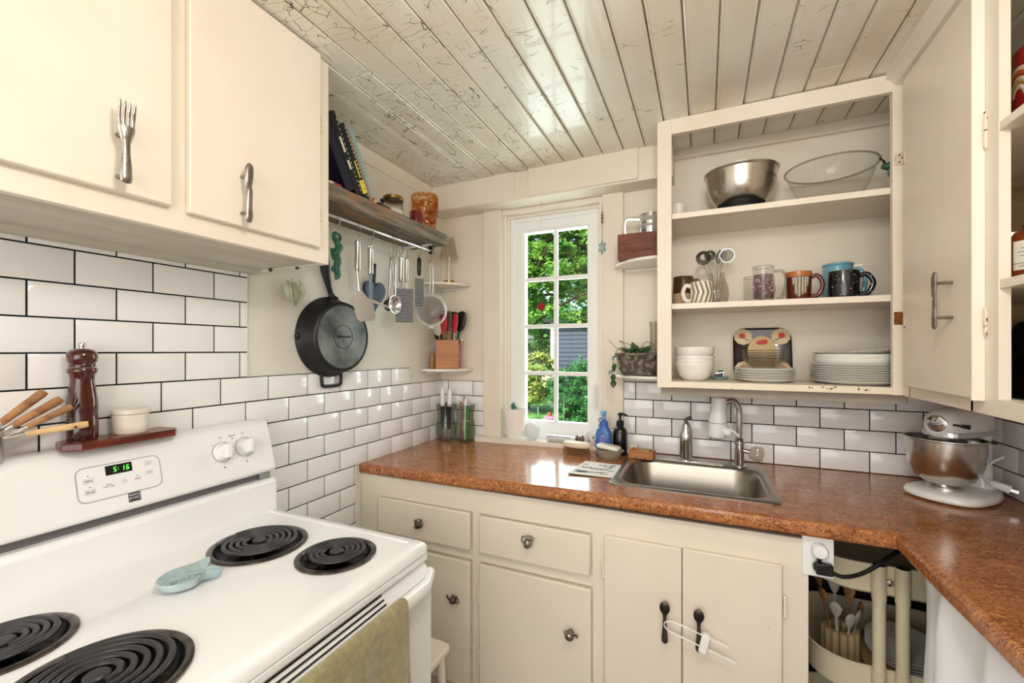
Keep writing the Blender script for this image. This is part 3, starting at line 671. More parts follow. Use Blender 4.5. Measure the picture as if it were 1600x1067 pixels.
g = G(); g.box(W-.012, W-.001, -2.6, CY-.03, 1.304, 2.24); g.build('back_panel', MATS['unpainted inside board'], rc)
g = G(); g.box(FX-.018, FX, -.744, CY-.072, 1.300, 2.222); dR = g.build('door', cabp, rc, bevel=.002)
g = G(); g.box(FX-.0225, FX-.0005, -.746, -.7425, 1.296, 2.232)
g.build('edge_strip', trimp, dR)
def pull(parent, base, nrm, up, kind, L_=.14, m=pewter, posts=(.042, -.042), post=.034, name='pull'):
    """cutlery shaped pull; nrm points into the room"""
    n = Vector(nrm); u = Vector(up); s_ = u.cross(n); o = Vector(base)
    M = Matrix((s_, n, u)).transposed().to_4x4(); M.translation = o
    g = G(); g.T = M
    for q in posts: g.tube([(0, 0, q), (0, post, q)], .0042, 8); g.lathe([(.007, 0), (.0042, 0)], 8, (0, 0, q)) if False else None
    g.T = M @ Matrix.Translation((0, post, 0)) @ Matrix.Diagonal((1, .45, 1, 1))
    if kind == 'knife':
        h = L_/2
        g.tube([(.003, 0, h), (.002, 0, h-.004), (0, 0, h-.014), (-.001, 0, h-.035), (-.002, 0, .012), (.002, 0, .008), (.001, 0, 0), (0, 0, -.03), (0, 0, -h+.012), (0, 0, -h+.004), (0, 0, -h)],
               [.003, .0075, .0105, .0105, .008, .0065, .0075, .008, .0095, .009, .004], 14)
    else:
        h = L_/2
        g.tube([(0, 0, .030), (0, 0, .022), (0, 0, .010), (0, 0, 0), (0, 0, -.02), (0, 0, -.045), (0, 0, -h+.010), (0, 0, -h+.003), (0, 0, -h)], [.014, .0135, .010, .0065, .0065, .009, .010, .0085, .003], 14)
        for k in range(4):
            x = (k-1.5)*.0072; g.tube(crv([(x*.85, 0, .024), (x, 0, .042), (x*1.05, .012, h)], 4), [.0028]*8+[.0016], 8)
    g.T = None; return g.build(name, m, parent)
pull(dR, (FX-.018, -.655, 1.529), (-1, 0, 0), (0, 0, 1), 'knife', .14, name='knife_handle')
for zz in (1.985, 1.488):
    hinge_g = G(); hinge_g.box(FX-.0205, FX-.018, -.388, -.374, zz-.018, zz+.018); hinge_g.build('hinge_leaf', paintedh, dR, bevel=.001)
for z0, z1 in ((1.85, 1.93), (1.44, 1.50)):
    g = G(); g.tube([(FX-.002, -.752, z0), (FX-.002, -.752, z1)], .0035, 8); g.build('hinge', paintedh, rc)

# ------------------------------------------------------------------ upper cabinet above the range
uc = thing('wall_cabinet', 'cream wall cabinet above the range with fork and knife shaped pulls', 'cabinet', (0, 0, 0))
LX = .313; LR = -1.084; LZ = 1.663
g = G(); g.box(0.009, LX-.02, -2.5, LR-.0205, LZ+.012, 2.263); g.box(LX-.0195, LX, -2.5, LR-.0201, LZ, 2.266); g.box(0.009, LX, LR-.02, LR, LZ, 2.264); g.build('carcass', cabp, uc, bevel=.0015)
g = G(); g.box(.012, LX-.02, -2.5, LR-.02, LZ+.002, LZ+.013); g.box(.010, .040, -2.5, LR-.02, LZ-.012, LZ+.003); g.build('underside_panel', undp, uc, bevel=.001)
g = G(); g.box(LX, LX+.018, -1.475, -1.128, 1.704, 2.262); e1 = g.build('door', cabp, uc, bevel=.003)
g = G(); g.box(LX, LX+.018, -2.10, -1.508, 1.707, 2.262); e2 = g.build('door', cabp, uc, bevel=.003)
pull(e2, (LX+.018, -1.600, 1.792), (1, 0, 0), (0, 0, 1), 'fork', .150, name='fork_handle', posts=(.020, -.058), post=.030)
pull(e1, (LX+.018, -1.362, 1.779), (1, 0, 0), (0, 0, 1), 'knife', .140, name='knife_handle', posts=(.042, -.045), post=.028)
for zz in (2.07, 1.79):
    g = G(); g.tube([(LX+.004, -1.118, zz-.03), (LX+.004, -1.118, zz+.03)], .0032, 8); g.build('hinge', paintedh, uc)
for p in ((.10, -1.115, LZ-.004), (.20, -1.10, LZ-.002)):
    g = G(); g.sphere(.006, p, 8, 6); g.build('screw', darkiron, uc)

# ------------------------------------------------------------------ range
rg = thing('electric_range', 'white freestanding electric coil range with backguard against the left wall', 'stove', (0, -1.480, 0))
RZ = .915; HY = .376; FXR = .680
BURN = [(.305, .182, .112), (.530, .218, .092), (.275, -.250, .092), (.515, -.225, .118)]
g = G()
g.loft([[(x, y, z) for x, y in rrect(.095-a, FXR+.006-a2, -HY+b_, HY-b_, r, 4)] for a, a2, b_, r, z in ((0, 0, 0, .012, .886), (0, 0, 0, .012, .902), (0, .004, .004, .014, .910), (0, .010, .010, .016, .914), (-.01, .030, .030, .018, .9155), (-.01, .034, .034, .001, .9125))], cap0=False, cap1=False)
CXa, CXb, CYa, CYb, XM = .105, FXR+.006-.034, -HY+.034, HY-.034, .412
for bx_, by_, R_ in BURN:
    x0, x1 = (CXa, XM) if bx_ < XM else (XM, CXb); y0, y1 = (0, CYb) if by_ > 0 else (CYa, 0)
    an = sorted([2*PI*k/60 for k in range(60)]+[math.atan2(b_-by_, a-bx_) % (2*PI) for a in (x0, x1) for b_ in (y0, y1)])
    outer, inner, low = [], [], []
    for a in an:
        c_, s_ = math.cos(a), math.sin(a); t_ = min(((x1 if c_ > 0 else x0)-bx_)/c_ if abs(c_) > 1e-9 else 9, ((y1 if s_ > 0 else y0)-by_)/s_ if abs(s_) > 1e-9 else 9)
        outer.append((bx_+t_*c_, by_+t_*s_, .9125)); q = R_-.008; inner.append((bx_+q*c_, by_+q*s_, .9125)); low.append((bx_+q*c_, by_+q*s_, .905))
    g.loft([outer, inner, low], cap0=False, cap1=False)
g.build('cooktop', enamel, rg, sharp=40)
g = G(); g.box(.02, FXR-.02, -HY+.004, HY-.004, .03, .880); g.build('body', enamel, rg, bevel=.003)
g = G(); g.prism([(.010, .880), (.125, .880), (.118, .935), (.118, 1.000), (.108, 1.010), (.010, 1.010)], 'xz', -HY, HY); g.build('riser', enamel, rg, bevel=.006, seg=3)
g = G(); g.box(.012, .085, -HY+.004, HY-.004, 1.008, 1.032); g.build('vent_gap', mat('grey vent', '6E6C6A', .6), rg)
g = G(); g.box(.070, .098, HY-.045, HY-.010, 1.009, 1.030); g.build('end_bracket', mat('galvanised bracket', 'AEB8BC', .3, metal=1), rg, bevel=.001)
g = G(); g.prism([(.010, 1.030), (.010, 1.186), (.048, 1.187), (.062, 1.184), (.074, 1.172), (.1075, 1.049), (.1110, 1.040), (.107, 1.034), (.092, 1.028)], 'xz', -HY-.004, HY+.002)
pn = g.build('backguard', enamel2, rg, bevel=.005, seg=3)
def PF(y, z, off=.0): # on the sloping face, local to range empty
    t = (1.172-z)/(.110); x = .074+.030*t
    n = Vector((.110, 0, .030)).normalized()
    up = Vector((-.030, 0, .110)).normalized(); M = Matrix((Vector((0, 1, 0)), up, n)).transposed().to_4x4(); M.translation = Vector((x, y, z))+n*off; return M
def slab(pn_, name, y, z, w, h, d, m, r=.004, off=0, ring=False):
    g = G(); g.T = PF(y, z, off)
    o = rrect(-w/2, w/2, -h/2, h/2, r, 5)
    if ring:
        i = rrect(-w/2+ring, w/2-ring, -h/2+ring, h/2-ring, max(r-ring, .0005), 5)
        g.loft([[(a, b, 0) for a, b in o], [(a, b, d) for a, b in o], [(a, b, d) for a, b in i], [(a, b, 0) for a, b in i]], wrap=True)
    else: g.loft([[(a, b, 0) for a, b in o], [(a, b, d) for a, b in o]])
    g.T = None; return g.build(name, m, pn_)
yo = 1.480
cp = slab(pn, 'control_plate', -1.489+yo, 1.108, .156, .074, .0022, enamel2, .014)
slab(cp, 'plate_rim', -1.489+yo, 1.108, .160, .078, .0012, mat('grey outline', 'A8A6A2', .4), .016, 0, .0022)
dp = slab(cp, 'display', -1.492+yo, 1.130, .050, .0215, .0008, mat('display glass', '07080C', .1), .001, .0022)
digm = mat('green digits', '60F060', .5, emit='6CFF50', es=1.1)
def seg7(g, x, y, s, ch):
    w, h, t = s*.5, s, s*.13
    S = {'5': 'afgcd', '1': 'bc', '6': 'afgecd', ':': ''}[ch]
    R = {'a': (0, h, w, h+t), 'g': (0, h/2, w, h/2+t), 'd': (0, 0, w, t), 'f': (0, h/2, t, h+t), 'e': (0, 0, t, h/2+t), 'b': (w-t, h/2, w, h+t), 'c': (w-t, 0, w, h/2+t)}
    for q in S:
        a, b, c, d = R[q]; g.box(x+a, x+c, y+b, y+d, 0, .0002)
g = G(); g.T = PF(-1.492+yo, 1.130, .0031) @ Matrix(((1, .12, 0, 0), (0, 1, 0, 0), (0, 0, 1, 0), (0, 0, 0, 1)))
seg7(g, -.010, -.0055, .010, '5'); seg7(g, .0050, -.0055, .010, '1'); seg7(g, .0140, -.0055, .010, '6'); g.box(-.0020, -.0008, -.0025, -.0012, 0, .0002); g.box(-.0020, -.0008, .0022, .0035, 0, .0002)
g.T = None; g.build('digits', digm, dp)
gry = mat('grey print', '8C8C8E', .6); btm = mat('button grey', 'E2E0DE', .35)
for (y, z, t) in ((-1.548, 1.116, 'Bake'), (-1.547, 1.092, 'Broil')):
    b_ = slab(cp, 'button', y+yo, z, .020, .012, .0004, btm, .002, .0022); text(t, .0068, PF(y+yo, z, .0028), gry, b_)
for (y, z, s) in ((-1.434, 1.130, 1), (-1.434, 1.108, -1)):
    b_ = slab(cp, 'button', y+yo, z, .016, .011, .0004, btm, .002, .0022)
    g = G(); g.T = PF(y+yo, z, .0026); g.tube([(-.003, -.0015*s, 0), (0, .0015*s, 0), (.003, -.0015*s, 0)], .0004, 5); g.T = None; g.build('arrow', inkm, b_)
text('Timer\nOven Light', .0046, PF(-1.514+yo, 1.098, .0024), gry, cp)
text('STOP', .0052, PF(-1.459+yo, 1.099, .0024), mat('red print', 'C04A52', .6), cp)
g = G()
for y, z in ((-1.548, 1.126), (-1.547, 1.1025), (-1.459, 1.106)):
    g = G(); g.T = PF(y+yo, z, .0022); g.cyl(.0012, 0, .0003, n=12); g.T = None; g.build('indicator', inkm, cp)
g = G(); g.T = PF(-1.484+yo, 1.100, .0024); g.tube([(.0042*math.cos(a/16*2*PI), .0042*math.sin(a/16*2*PI), 0) for a in range(16)], .0003, 5, closed=True); g.cyl(.0008, 0, .0003, n=8); g.T = None; g.build('clock_mark', gry, cp)
lg = slab(pn, 'logo', -1.469+yo, 1.060, .024, .021, .0006, mat('logo grey', '4A4A4C', .4), .001)
text('Kenmore', .0056, PF(-1.469+yo, 1.0655, .0007), whitep, lg)
g = G(); g.T = PF(-1.469+yo, 1.060, .0008)
g.tube(crv([(-.012, -.006, 0), (-.004, -.001, 0), (.012, -.005, 0)]), .0004, 5); g.tube(crv([(-.012, -.0005, 0), (0, -.001, 0), (.012, .001, 0)]), .0004, 5); g.T = None; g.build('logo_curves', whitep, lg)
def stove_knob(y, z):
    M = PF(y+yo, z); g = G(); g.T = M
    g.lathe([(.0245, 0), (.0245, .003), (.0215, .005), (.0200, .020), (.0185, .024), (0, .0245)], 32, cap0=True)
    g.T = M @ Matrix.Rotation(math.radians(-12), 4, 'Z'); g.prism([(-.0065, -.0195), (.0065, -.0195), (.0055, .0195), (-.0055, .0195)], 'xy', .018, .036); g.T = None
    k = g.build('knob', enamel2, pn, bevel=.0015)
    g = G(); g.T = M; g.lathe([(.0285, .0002), (.0285, .001), (.0275, .001), (.0275, .0002)], 32); g.T = None; g.build('skirt_ring', gry, k)
    g = G()
    for a in range(0, 360, 45):
        g.T = M @ Matrix.Rotation(math.radians(a), 4, 'Z') @ Matrix.Translation((0, .034, 0)); g.box(-.0012, .0012, -.0006, .0006, 0, .0004)
    g.T = None; g.build('dial_mark', inkm, k)
    text('OFF', .0048, M @ Matrix.Translation((0, .0415, .0003)), gry, k)
stove_knob(-1.255, 1.118); stove_knob(-1.190, 1.120)
stove_knob(-1.755, 1.118); stove_knob(-1.815, 1.118)
g = G()
for y, z in ((-1.222, 1.150), (-1.255, 1.076), (-1.190, 1.079)):
    g = G(); g.T = PF(y+yo, z); g.cyl(.002, 0, .0004, n=10); g.T = None; g.build('burner_mark', inkm, pn)
text('SURFACE', .0048, PF(-1.222+yo, 1.158, .0003), gry, pn)
def burner(x, y, R):
    b = G(); b.T = Matrix.Translation((x, y+yo, RZ-.002))
    b.lathe([(R, 0), (R, .0035), (R-.003, .0055), (R-.011, .0050), (R-.014, .002)], 56); ring = b.build('burner', ringm, rg)
    g = G(); g.T = Matrix.Translation((x, y+yo, RZ-.002)); g.lathe([(R-.0135, .003), (R-.018, -.006), (R-.030, -.016), (R*.35, -.020), (.018, -.014), (0, -.014)], 56); g.T = None; g.build('drip_pan', panm, ring)
    g = G(); pts = []; turns = 4.5 if R > .1 else 3.6; r0 = .024; r1 = R-.024; n = int(turns*36)
    for i in range(n+1):
        t = i/n; a = t*turns*2*PI; pts.append((x+(r0+(r1-r0)*t)*math.cos(a), y+yo+(r0+(r1-r0)*t)*math.sin(a), RZ+.009))
    g.tube(pts, .0052, 8, flat=.72, up=(0, 0, 1))
    g.tube([pts[-1], (pts[-1][0]+.004, pts[-1][1]+.012, RZ+.004), (pts[-1][0]+.01, pts[-1][1]+.03, RZ-.008)], .0045, 6)
    g.build('coil', coilm, ring)
    g = G(); g.T = Matrix.Translation((x, y+yo, RZ)); g.lathe([(.0165, -.006), (.0165, .010), (.014, .0125), (0, .0125)], 24, cap0=True)
    g.T = None; g.build('coil_cap', coilm, ring)
    g = G(); g.T = Matrix.Translation((x, y+yo, RZ))
    for k in range(3):
        a = k*2*PI/3+.6; g.tube([(0, 0, .000), ((r1+.002)*math.cos(a), (r1+.002)*math.sin(a), .000)], .0022, 6)
    g.T = None; g.build('coil_support', mat('support steel', '8A7C6A', .35, metal=1) if 'support steel' not in MATS else MATS['support steel'], ring)
for bx_, by_, R_ in BURN: burner(bx_, by_-yo, R_)
# oven front
g = G(); g.box(FXR-.03, FXR-.004, -HY+.006, HY-.006, .880, .889); g.build('front_strip', darkgap, rg)
g = G(); g.box(FXR-.03, FXR+.006, -HY+.004, HY-.004, .866, .884); g.build('control_rail', enamel2, rg, bevel=.004)
g = G(); g.prism([(FXR-.03, .26), (FXR+.016, .26), (FXR+.018, .835), (FXR+.006, .846), (FXR-.006, .862), (FXR-.03, .862)], 'xz', -HY+.004, HY-.004); od = g.build('oven_door', enamel2, rg, bevel=.003, seg=2)
for k in range(3):
    u = .18+.32*k; g = G(); g.T = frame((FXR-.006+.022*u, -.045, .862-.026*u), (0, 1, 0), (-.64, 0, .76)); g.box(-.25, .25, -.0020, .0020, -.001, .0012); g.T = None; g.build('vent_slot', darkgap, od)
g = G(); g.box(FXR-.03, FXR+.014, -HY+.004, HY-.004, .06, .25); g.build('storage_drawer', enamel2, rg, bevel=.006)
g = G(); HB0, HB1 = -HY+.006, HY-.010
g.loft([[(x+FXR, y, z) for x, z in ((dx, .853), (dx+.014, .853), (dx+.019, .847), (dx+.019, .824), (dx+.014, .818), (dx, .818))] for y, dx in ((HB0, .012), (HB0+.06, .040), (HB1-.06, .040), (HB1, .012))])
g.build('handle', enamel, od, bevel=.002)
# dish towel
tw = G(); ny, nz = 26, 30; T0, T1 = -1.262, -1.66
prof = []
L1, L2 = .34, .26
for i in range(nz+1):
    s = i/nz*(L1+L2)
    if s < L1-.03: prof.append((FXR+.0635, .853-(L1-.03-s)))
    elif s > L1+.03: prof.append((FXR+.0365, .853-(s-L1-.03)))
    else:
        a = (s-(L1-.03))/.06*PI; prof.append((FXR+.050+.0135*math.cos(a), .853+.006*math.sin(a)))
rings = []
for j in range(ny+1):
    y = T0+(T1-T0)*j/ny; ring = []
    for i, (x, z) in enumerate(prof):
        d = max(0, .853-z); w = .010*math.sin(j*.75)*min(1, d*6)+.004*math.sin(j*1.9+i*.3)*min(1, d*5)
        ring.append((x+((w+.004)*min(1, d*25) if x > FXR+.05 else -abs(w)*.2), y+.012*math.sin(z*14)*d, z))
    rings.append(ring)
tw.loft(rings, closed=False); tw.build('dish_towel', towelm, solid=.0035, subd=1, label='olive green dish towel folded over the oven door handle', cat='towel', sharp=180)
# ------------------------------------------------------------------ plank shelf with hanging rail on the left wall
SHZ = 1.968
sh = thing('wall_shelf', 'weathered grey brown plank shelf with a steel hanging rail', 'shelf', (0, 0, 0))
g = G(); rnd = random.Random(3); rings = []
n = 26
for i in range(n+1):
    y = -1.078+(.812)*i/n; w = .204+.0022*math.sin(i*1.7)+rnd.uniform(-.0015, .0015); zb = 1.911+rnd.uniform(-.001, .001)
    rings.append([(.001, y, zb), (w-.004, y, zb), (w, y, zb+.005), (w+.001, y, SHZ-.006), (w-.004, y, SHZ), (.001, y, SHZ)])
g.loft(rings); g.build('plank', barn, sh, sharp=40)
g = G(); g.tube([(.150, -1.074, 1.880), (.150, -.312, 1.880)], .0068, 12); rail = g.build('rail', chrome, sh)
g = G(); g.box(.141, .160, -.328, -.310, 1.866, 1.911); g.build('rail_bracket', blackp, sh, bevel=.002)
g = G(); g.box(.141, .160, -1.072, -1.055, 1.866, 1.911); g.build('rail_bracket', blackp, sh, bevel=.002)
g = G(); g.box(.012, .160, -.345, -.318, 1.905, 1.9105); g.build('bracket_plate', whitep, sh, bevel=.001)
g = G(); g.box(.0005, .006, -.345, -.318, 1.82, 1.911); g.build('bracket_plate', whitep, sh, bevel=.001)

# books
def book(y, h, d, t, lean, cov, label, pages=True, x0=None, extra=None):
    x0 = x0 if x0 is not None else .185-d
    b = thing('book', label, 'book', (x0, y, SHZ+.0005), rot=(math.radians(lean), 0, 0), group='cookbooks leaning on the plank shelf')
    g = G(); g.box(0, d, 0, .002, 0, h); g.box(0, d, t-.002, t, 0, h); g.box(d-.002, d, 0, t, 0, h); c = g.build('cover', cov, b, bevel=.0008)
    g = G(); g.box(.003, d-.003, .0025, t-.0025, .004, h-.004); g.build('pages', papers, b)
    if extra: extra(c, d, t, h)
    return b
navy = mat('navy book cloth', '10162A', .45); blk = mat('black book cover', '15151A', .35); yel = mat('yellow label', 'E6DC3C', .5); lbl = mat('pale blue book cover', '8FB8BC', .4, c2='A9A6A4', ns=5, stretch=(1, 1, .6)); pnk = mat('dusty pink book cover', 'B08878', .5)
def ex_white(c, d, t, h):
    for z, l in ((h*.62, .05), (h*.38, .03)):
        g = G(); g.box(d, d+.0004, t*.35, t*.65, z-l/2, z+l/2); g.build('spine_print', papers, c)
    g = G()
    for k in range(16): g.box(d+.0002, d+.0006, t*.82, t*.9, h*.05+k*h*.056, h*.05+k*h*.056+.006)
    g.build('spine_dots', papers, c)
def ex_yel(c, d, t, h):
    g = G(); g.box(d, d+.0006, .001, t-.001, h*.08, h*.26); q = g.build('spine_label', yel, c)
    g = G(); g.box(d+.0006, d+.0009, t*.3, t*.7, h*.14, h*.148); g.box(d+.0006, d+.0009, t*.2, t*.8, h*.22, h*.224); g.build('label_print', inkm, q)
    g = G(); g.box(d, d+.0006, t*.4, t*.62, h*.29, h*.52); g.build('spine_stripe', yel, c)
    g = G()
    for k in range(18): g.box(d+.0002, d+.0007, t*.80, t*.92, h*.04+k*h*.052, h*.04+k*h*.052+.005)
    g.build('spiral_dots', papers, c)
def ex_blue(c, d, t, h):
    g = G()
    for k in range(22): g.tube([(d+.002+.003*math.cos(a), -.001, h*.05+k*h*.042+.0) for a in (0, 2, 4)], .0008, 4)
    g.build('spiral_binding', darkiron, c)
book(-.752, .262, .168, .022, 29, lbl, 'pale blue spiral bound book, outermost of the leaning row', extra=ex_blue)
book(-.7635, .255, .160, .009, 29, pnk, 'thin dusty pink book beside the pale blue one')
book(-.795, .258, .172, .026, 29, blk, 'black book with a yellow spine label on the plank shelf', extra=ex_yel)
book(-.8355, .278, .165, .034, 29, blk, 'black book with small white spine lettering next to the yellow label', extra=ex_white)
book(-.8835, .272, .180, .040, 29, navy, 'thick dark navy book beside the cabinet side')
bx = thing('card_box', 'small red and white box lying under the leaning navy book', 'box', (.11, -.955, SHZ+.0005))
g = G(); g.box(0, .068, 0, .055, 0, .018); g.build('box_body', mat('red box print', 'B8403A', .5, c2='E8E0D8', ns=40, lo=.5, hi=.52), bx, bevel=.001)
bx = thing('copper_measure', 'small shiny copper cup at the foot of the books', 'cup', (.172, -.748, SHZ+.0005))
g = G(); g.lathe([(.011, 0), (.014, .004), (.0165, .020), (.015, .020), (.012, .005), (0, .004)], 20, cap0=True); g.build('bowl', mat('copper', 'D88850', .2, metal=1), bx)
def mug(name, label, loc, r, h, m, rz=0, hr=None, group=None, prof=None, hm=None, cat='mug', wall=.004, hy=.5, ht=.0055, hw=.030):
    t = thing(name, label, cat, loc, rz, group=group)
    g = G(); P = prof or [(r*.90, 0), (r*.97, .004), (r, .012), (r, h-.003), (r-.0015, h)]
    g.lathe(P+[(P[-1][0]-wall, h-.001), (P[-1][0]-wall, .010), (P[0][0]*.8, .006), (0, .006)], 36, cap0=True); g.build('body', m, t)
    g = G(); z0, z1 = h*(hy+.32), h*(hy-.34)
    g.tube(crv([(r-.002, 0, z0), (r+hw*.55, 0, z0+.004), (r+hw, 0, (z0+z1)/2+.006), (r+hw*.62, 0, z1+.004), (r-.003, 0, z1)], 6), ht, 10, flat=1.3)
    g.build('handle', hm or m, t)
    return t
jr = thing('glass_jar', 'squat clear glass jar with a brass lid and wire bail beside the red mug', 'jar', (.135, -.575, SHZ+.0005))
g = G(); g.lathe([(.036, 0), (.042, .003), (.044, .012), (.044, .052), (.038, .062), (.038, .070), (.036, .070), (.036, .060), (.041, .050), (.041, .008), (0, .006)], 32, cap0=True); g.build('body', glassm, jr)
g = G(); g.cyl(.042, .074, .088, n=32); g.build('lid', gold, jr, bevel=.002)
g = G(); g.tube([(.040*math.cos(a/24*2*PI), .040*math.sin(a/24*2*PI), .066) for a in range(24)], .0014, 5, closed=True); g.tube([(.040*math.cos(a/24*2*PI), .040*math.sin(a/24*2*PI), .072) for a in range(24)], .0014, 5, closed=True)
g.tube([(.042, 0, .066), (.047, 0, .040), (.044, 0, .030)], .0014, 5); g.build('wire_bail', darkiron, jr)
g = G(); g.cyl(.0395, .008, .030, n=32); g.build('contents', mat('white powder', 'EDE9E0', .8), jr)
dk = thing('grinder', 'small black kitchen gadget lying between the books and the jar', 'gadget', (.150, -.655, SHZ+.0005))
g = G(); g.tube([(0, -.03, .016), (0, .030, .016)], [.015, .013], 16); g.build('body', blackp, dk)
g = G(); g.tube([(0, -.004, .024), (0, -.004, .040)], .003, 8); g.sphere(.011, (0, -.004, .046), 12, 8, sz=.7); g.build('knob', blackp, dk)
mug('mug', 'small dark red mug on the plank shelf in front of the amber pitcher', (.148, -.432, SHZ+.0005), .029, .066, mat('glossy oxblood', '6E0A14', .12, coat=.5), rz=2.3, hw=.022, ht=.004)
ap = thing('glass_pitcher', 'patterned amber glass pitcher at the end of the plank shelf', 'pitcher', (.118, -.325, SHZ+.0005)); ap.scale = (1.05, 1.05, 1.1)
g = G(); g.lathe([(.040, 0), (.044, .006), (.050, .03), (.056, .07), (.060, .11), (.061, .140), (.063, .158), (.061, .160), (.058, .157), (.057, .110), (.052, .06), (.046, .03), (.040, .012), (0, .010)], 40, cap0=True); g.build('body', amberg, ap)
g = G(); g.T = Matrix.Rotation(math.radians(0), 4, 'Z')
g.tube(crv([(.056, -.020, .135), (.075, -.030, .142), (.086, -.034, .110), (.080, -.032, .060), (.062, -.024, .035), (.050, -.018, .030)], 6), [.0075]*31, 10); g.T = None; g.build('handle', amberg, ap)

# ------------------------------------------------------------------ things hanging on the rail
RX, RZL = .150, 1.880
def shook(y, label, drop=.055, rz=0, name='hook'):
    t = thing('s_hook', label, 'hook', (RX, y, RZL), rz, group=None)
    g = G(); g.tube(crv([(-.0095, 0, -.006), (-.0095, 0, .003), (0, 0, .0095), (.0095, 0, .003), (.0095, 0, -.010), (.004, 0, -drop+.012), (-.004, 0, -drop+.001), (-.010, 0, -drop+.001), (-.013, 0, -drop+.012), (-.012, 0, -drop+.020)], 5), .0021, 6)
    g.build('wire', chrome, t); return t
def hang(name, label, cat, y, drop=.055, dx=-.006, rot=(0, 0, 0), group=None):
    return thing(name, label, cat, (RX+dx, y, RZL-drop), rot=rot)
shook(-.892, 'steel hook holding the green figure shaped tool')
t = hang('kitchen_tool', 'mottled green lizard shaped kitchen tool on the rail', 'utensil', -.892, .055)
g = G(); g.tube(crv([(0, -.004, .002), (.002, -.010, -.012), (0, -.002, -.028), (.003, .006, -.050), (0, -.004, -.075), (0, .004, -.100), (.002, -.002, -.125), (0, .004, -.150), (0, -.002, -.166)], 4),
   [.004, .005, .006, .006, .006, .006, .007, .008, .008, .0075, .009, .010, .011, .011, .011, .011, .012, .012, .0115, .011, .010, .010, .0095, .009, .0095, .010, .010, .009, .008, .008, .007, .005, .003], 10)
g.tube(crv([(0, .0, .002), (0, .012, -.008), (0, .010, -.024), (0, 0, -.032)]), .004, 8)
g.tube(crv([(0, -.004, -.085), (.004, -.018, -.075), (.004, -.020, -.060)]), .004, 8); g.tube(crv([(0, .0, -.120), (.004, -.016, -.125), (.004, -.018, -.140)]), .004, 8)
g.build('body', greenp, t); t.scale = (1.3, 1.35, 1.0)
def tube_handle(t, top, L_, r=.0108, name='handle', m=steel):
    g = G(); g.tube([(0, 0, top), (0, 0, top-.004), (0, 0, top-L_+.004), (0, 0, top-L_)], [r*.6, r, r, r*.8], 16); g.build(name, m, t)
    g = G(); g.tube([(0, .0055*math.cos(a/12*2*PI), top+.006+.007*math.sin(a/12*2*PI)) for a in range(12)], .0016, 6, closed=True); g.build('hanging_loop', chrome, t)
shook(-.792, 'steel hook holding the wide slotless spatula', .050)
t = hang('spatula', 'steel spatula with a broad trapezoid blade on the rail', 'spatula', -.790, .055, rot=(0, 0, math.radians(-32)))
tube_handle(t, -.002, .115)
g = G(); g.tube([(0, 0, -.116), (0, .003, -.150), (.002, .006, -.195)], [.006, .005, .006], 10, flat=.5); g.build('neck', steel, t)
g = G(); g.T = Matrix.Translation((.003, .008, -.190)) @ Matrix.Rotation(math.radians(5), 4, 'X') @ Matrix.Rotation(math.radians(-6), 4, 'Y')
g.prism([(-.007, 0), (.007, 0), (.026, -.030), (.042, -.034), (.048, -.100), (.040, -.118), (-.014, -.120), (-.024, -.108), (-.034, -.036), (-.028, -.030)], 'yz', 0, .0012)
g.T = None; g.build('blade', mat('dull steel', '9A9690', .4, metal=1), t, bevel=.0004, seg=1)
shook(-.722, 'steel hook holding the steel handled peeler', .060)
t = hang('peeler', 'steel handled peeler with a pale blue shaft and cross blade on the rail', 'peeler', -.720, .066, rot=(0, 0, math.radians(-25)))
tube_handle(t, -.004, .105)
g = G(); g.box(-.003, .003, -.006, .006, -.212, -.106); g.build('shaft', mat('pale blue steel', '8FA2B4', .3, metal=.6), t, bevel=.001)
g = G(); g.T = Matrix.Translation((.004, .016, -.216)) @ Matrix.Rotation(math.radians(-18), 4, 'X'); g.box(-.012, .012, -.018, .044, -.002, .002)
for k in range(3): g.box(-.006, .006, -.004+k*.012, .001+k*.012, .0022, .004)
g.T = None; g.build('cross_blade', chrome, t)
t = thing('silicone_spoon', 'heart shaped navy silicone spoon with black handle hanging against the wall', 'spoon', (.014, -.555, 1.790))
g = G(); g.tube(crv([(0, .000, 0), (0, .002, -.02), (0, 0, -.06), (0, -.003, -.10)]), [.004, .006, .008, .009, .009, .008, .007, .007, .007, .007, .007, .007, .007, .007, .007, .007, .007, .008, .009], 10); g.build('handle', blackp, t)
g = G(); hp = []
for i in range(40):
    a = i/40*2*PI; hp.append((.0040*16*math.sin(a)**3, -.135+.0046*(13*math.cos(a)-5*math.cos(2*a)-2*math.cos(3*a)-math.cos(4*a))))
g.prism(hp, 'yz', -.006, .008); g.build('head', bluep, t, bevel=.003)
def spoon(name, label, cat, y, drop, L_, br, rot=0, dx=-.006, dish=.5, m=steel, wh=.0045, tilt=0):
    t = thing(name, label, cat, (RX+dx, y, RZL-drop), rot=(math.radians(rot), math.radians(tilt), 0))
    g = G(); g.tube([(0, 0, 0), (0, 0, -.004), (0, 0, -L_*.5), (0, 0, -L_+br), (0, 0, -L_+br*.9)], [.004, wh*1.25, wh, wh*.8, wh], 10, flat=.35); g.build('handle', m, t)
    g = G(); g.T = Matrix.Translation((0, 0, -L_)) @ Matrix.Rotation(PI/2, 4, 'Y')
    g.lathe([(0, -br*dish), (br*.5, -br*dish*.85), (br*.85, -br*dish*.5), (br, 0), (br*1.03, .001), (br*.97, .0008), (br*.8, -br*dish*.4), (br*.45, -br*dish*.72), (0, -br*dish*.85)], 28)
    g.T = None; g.build('bowl', m, t); return t
shook(-.600, 'first of two steel hooks holding the ladle and spoons', .085); shook(-.580, 'second of two steel hooks holding the ladle and spoons', .085)
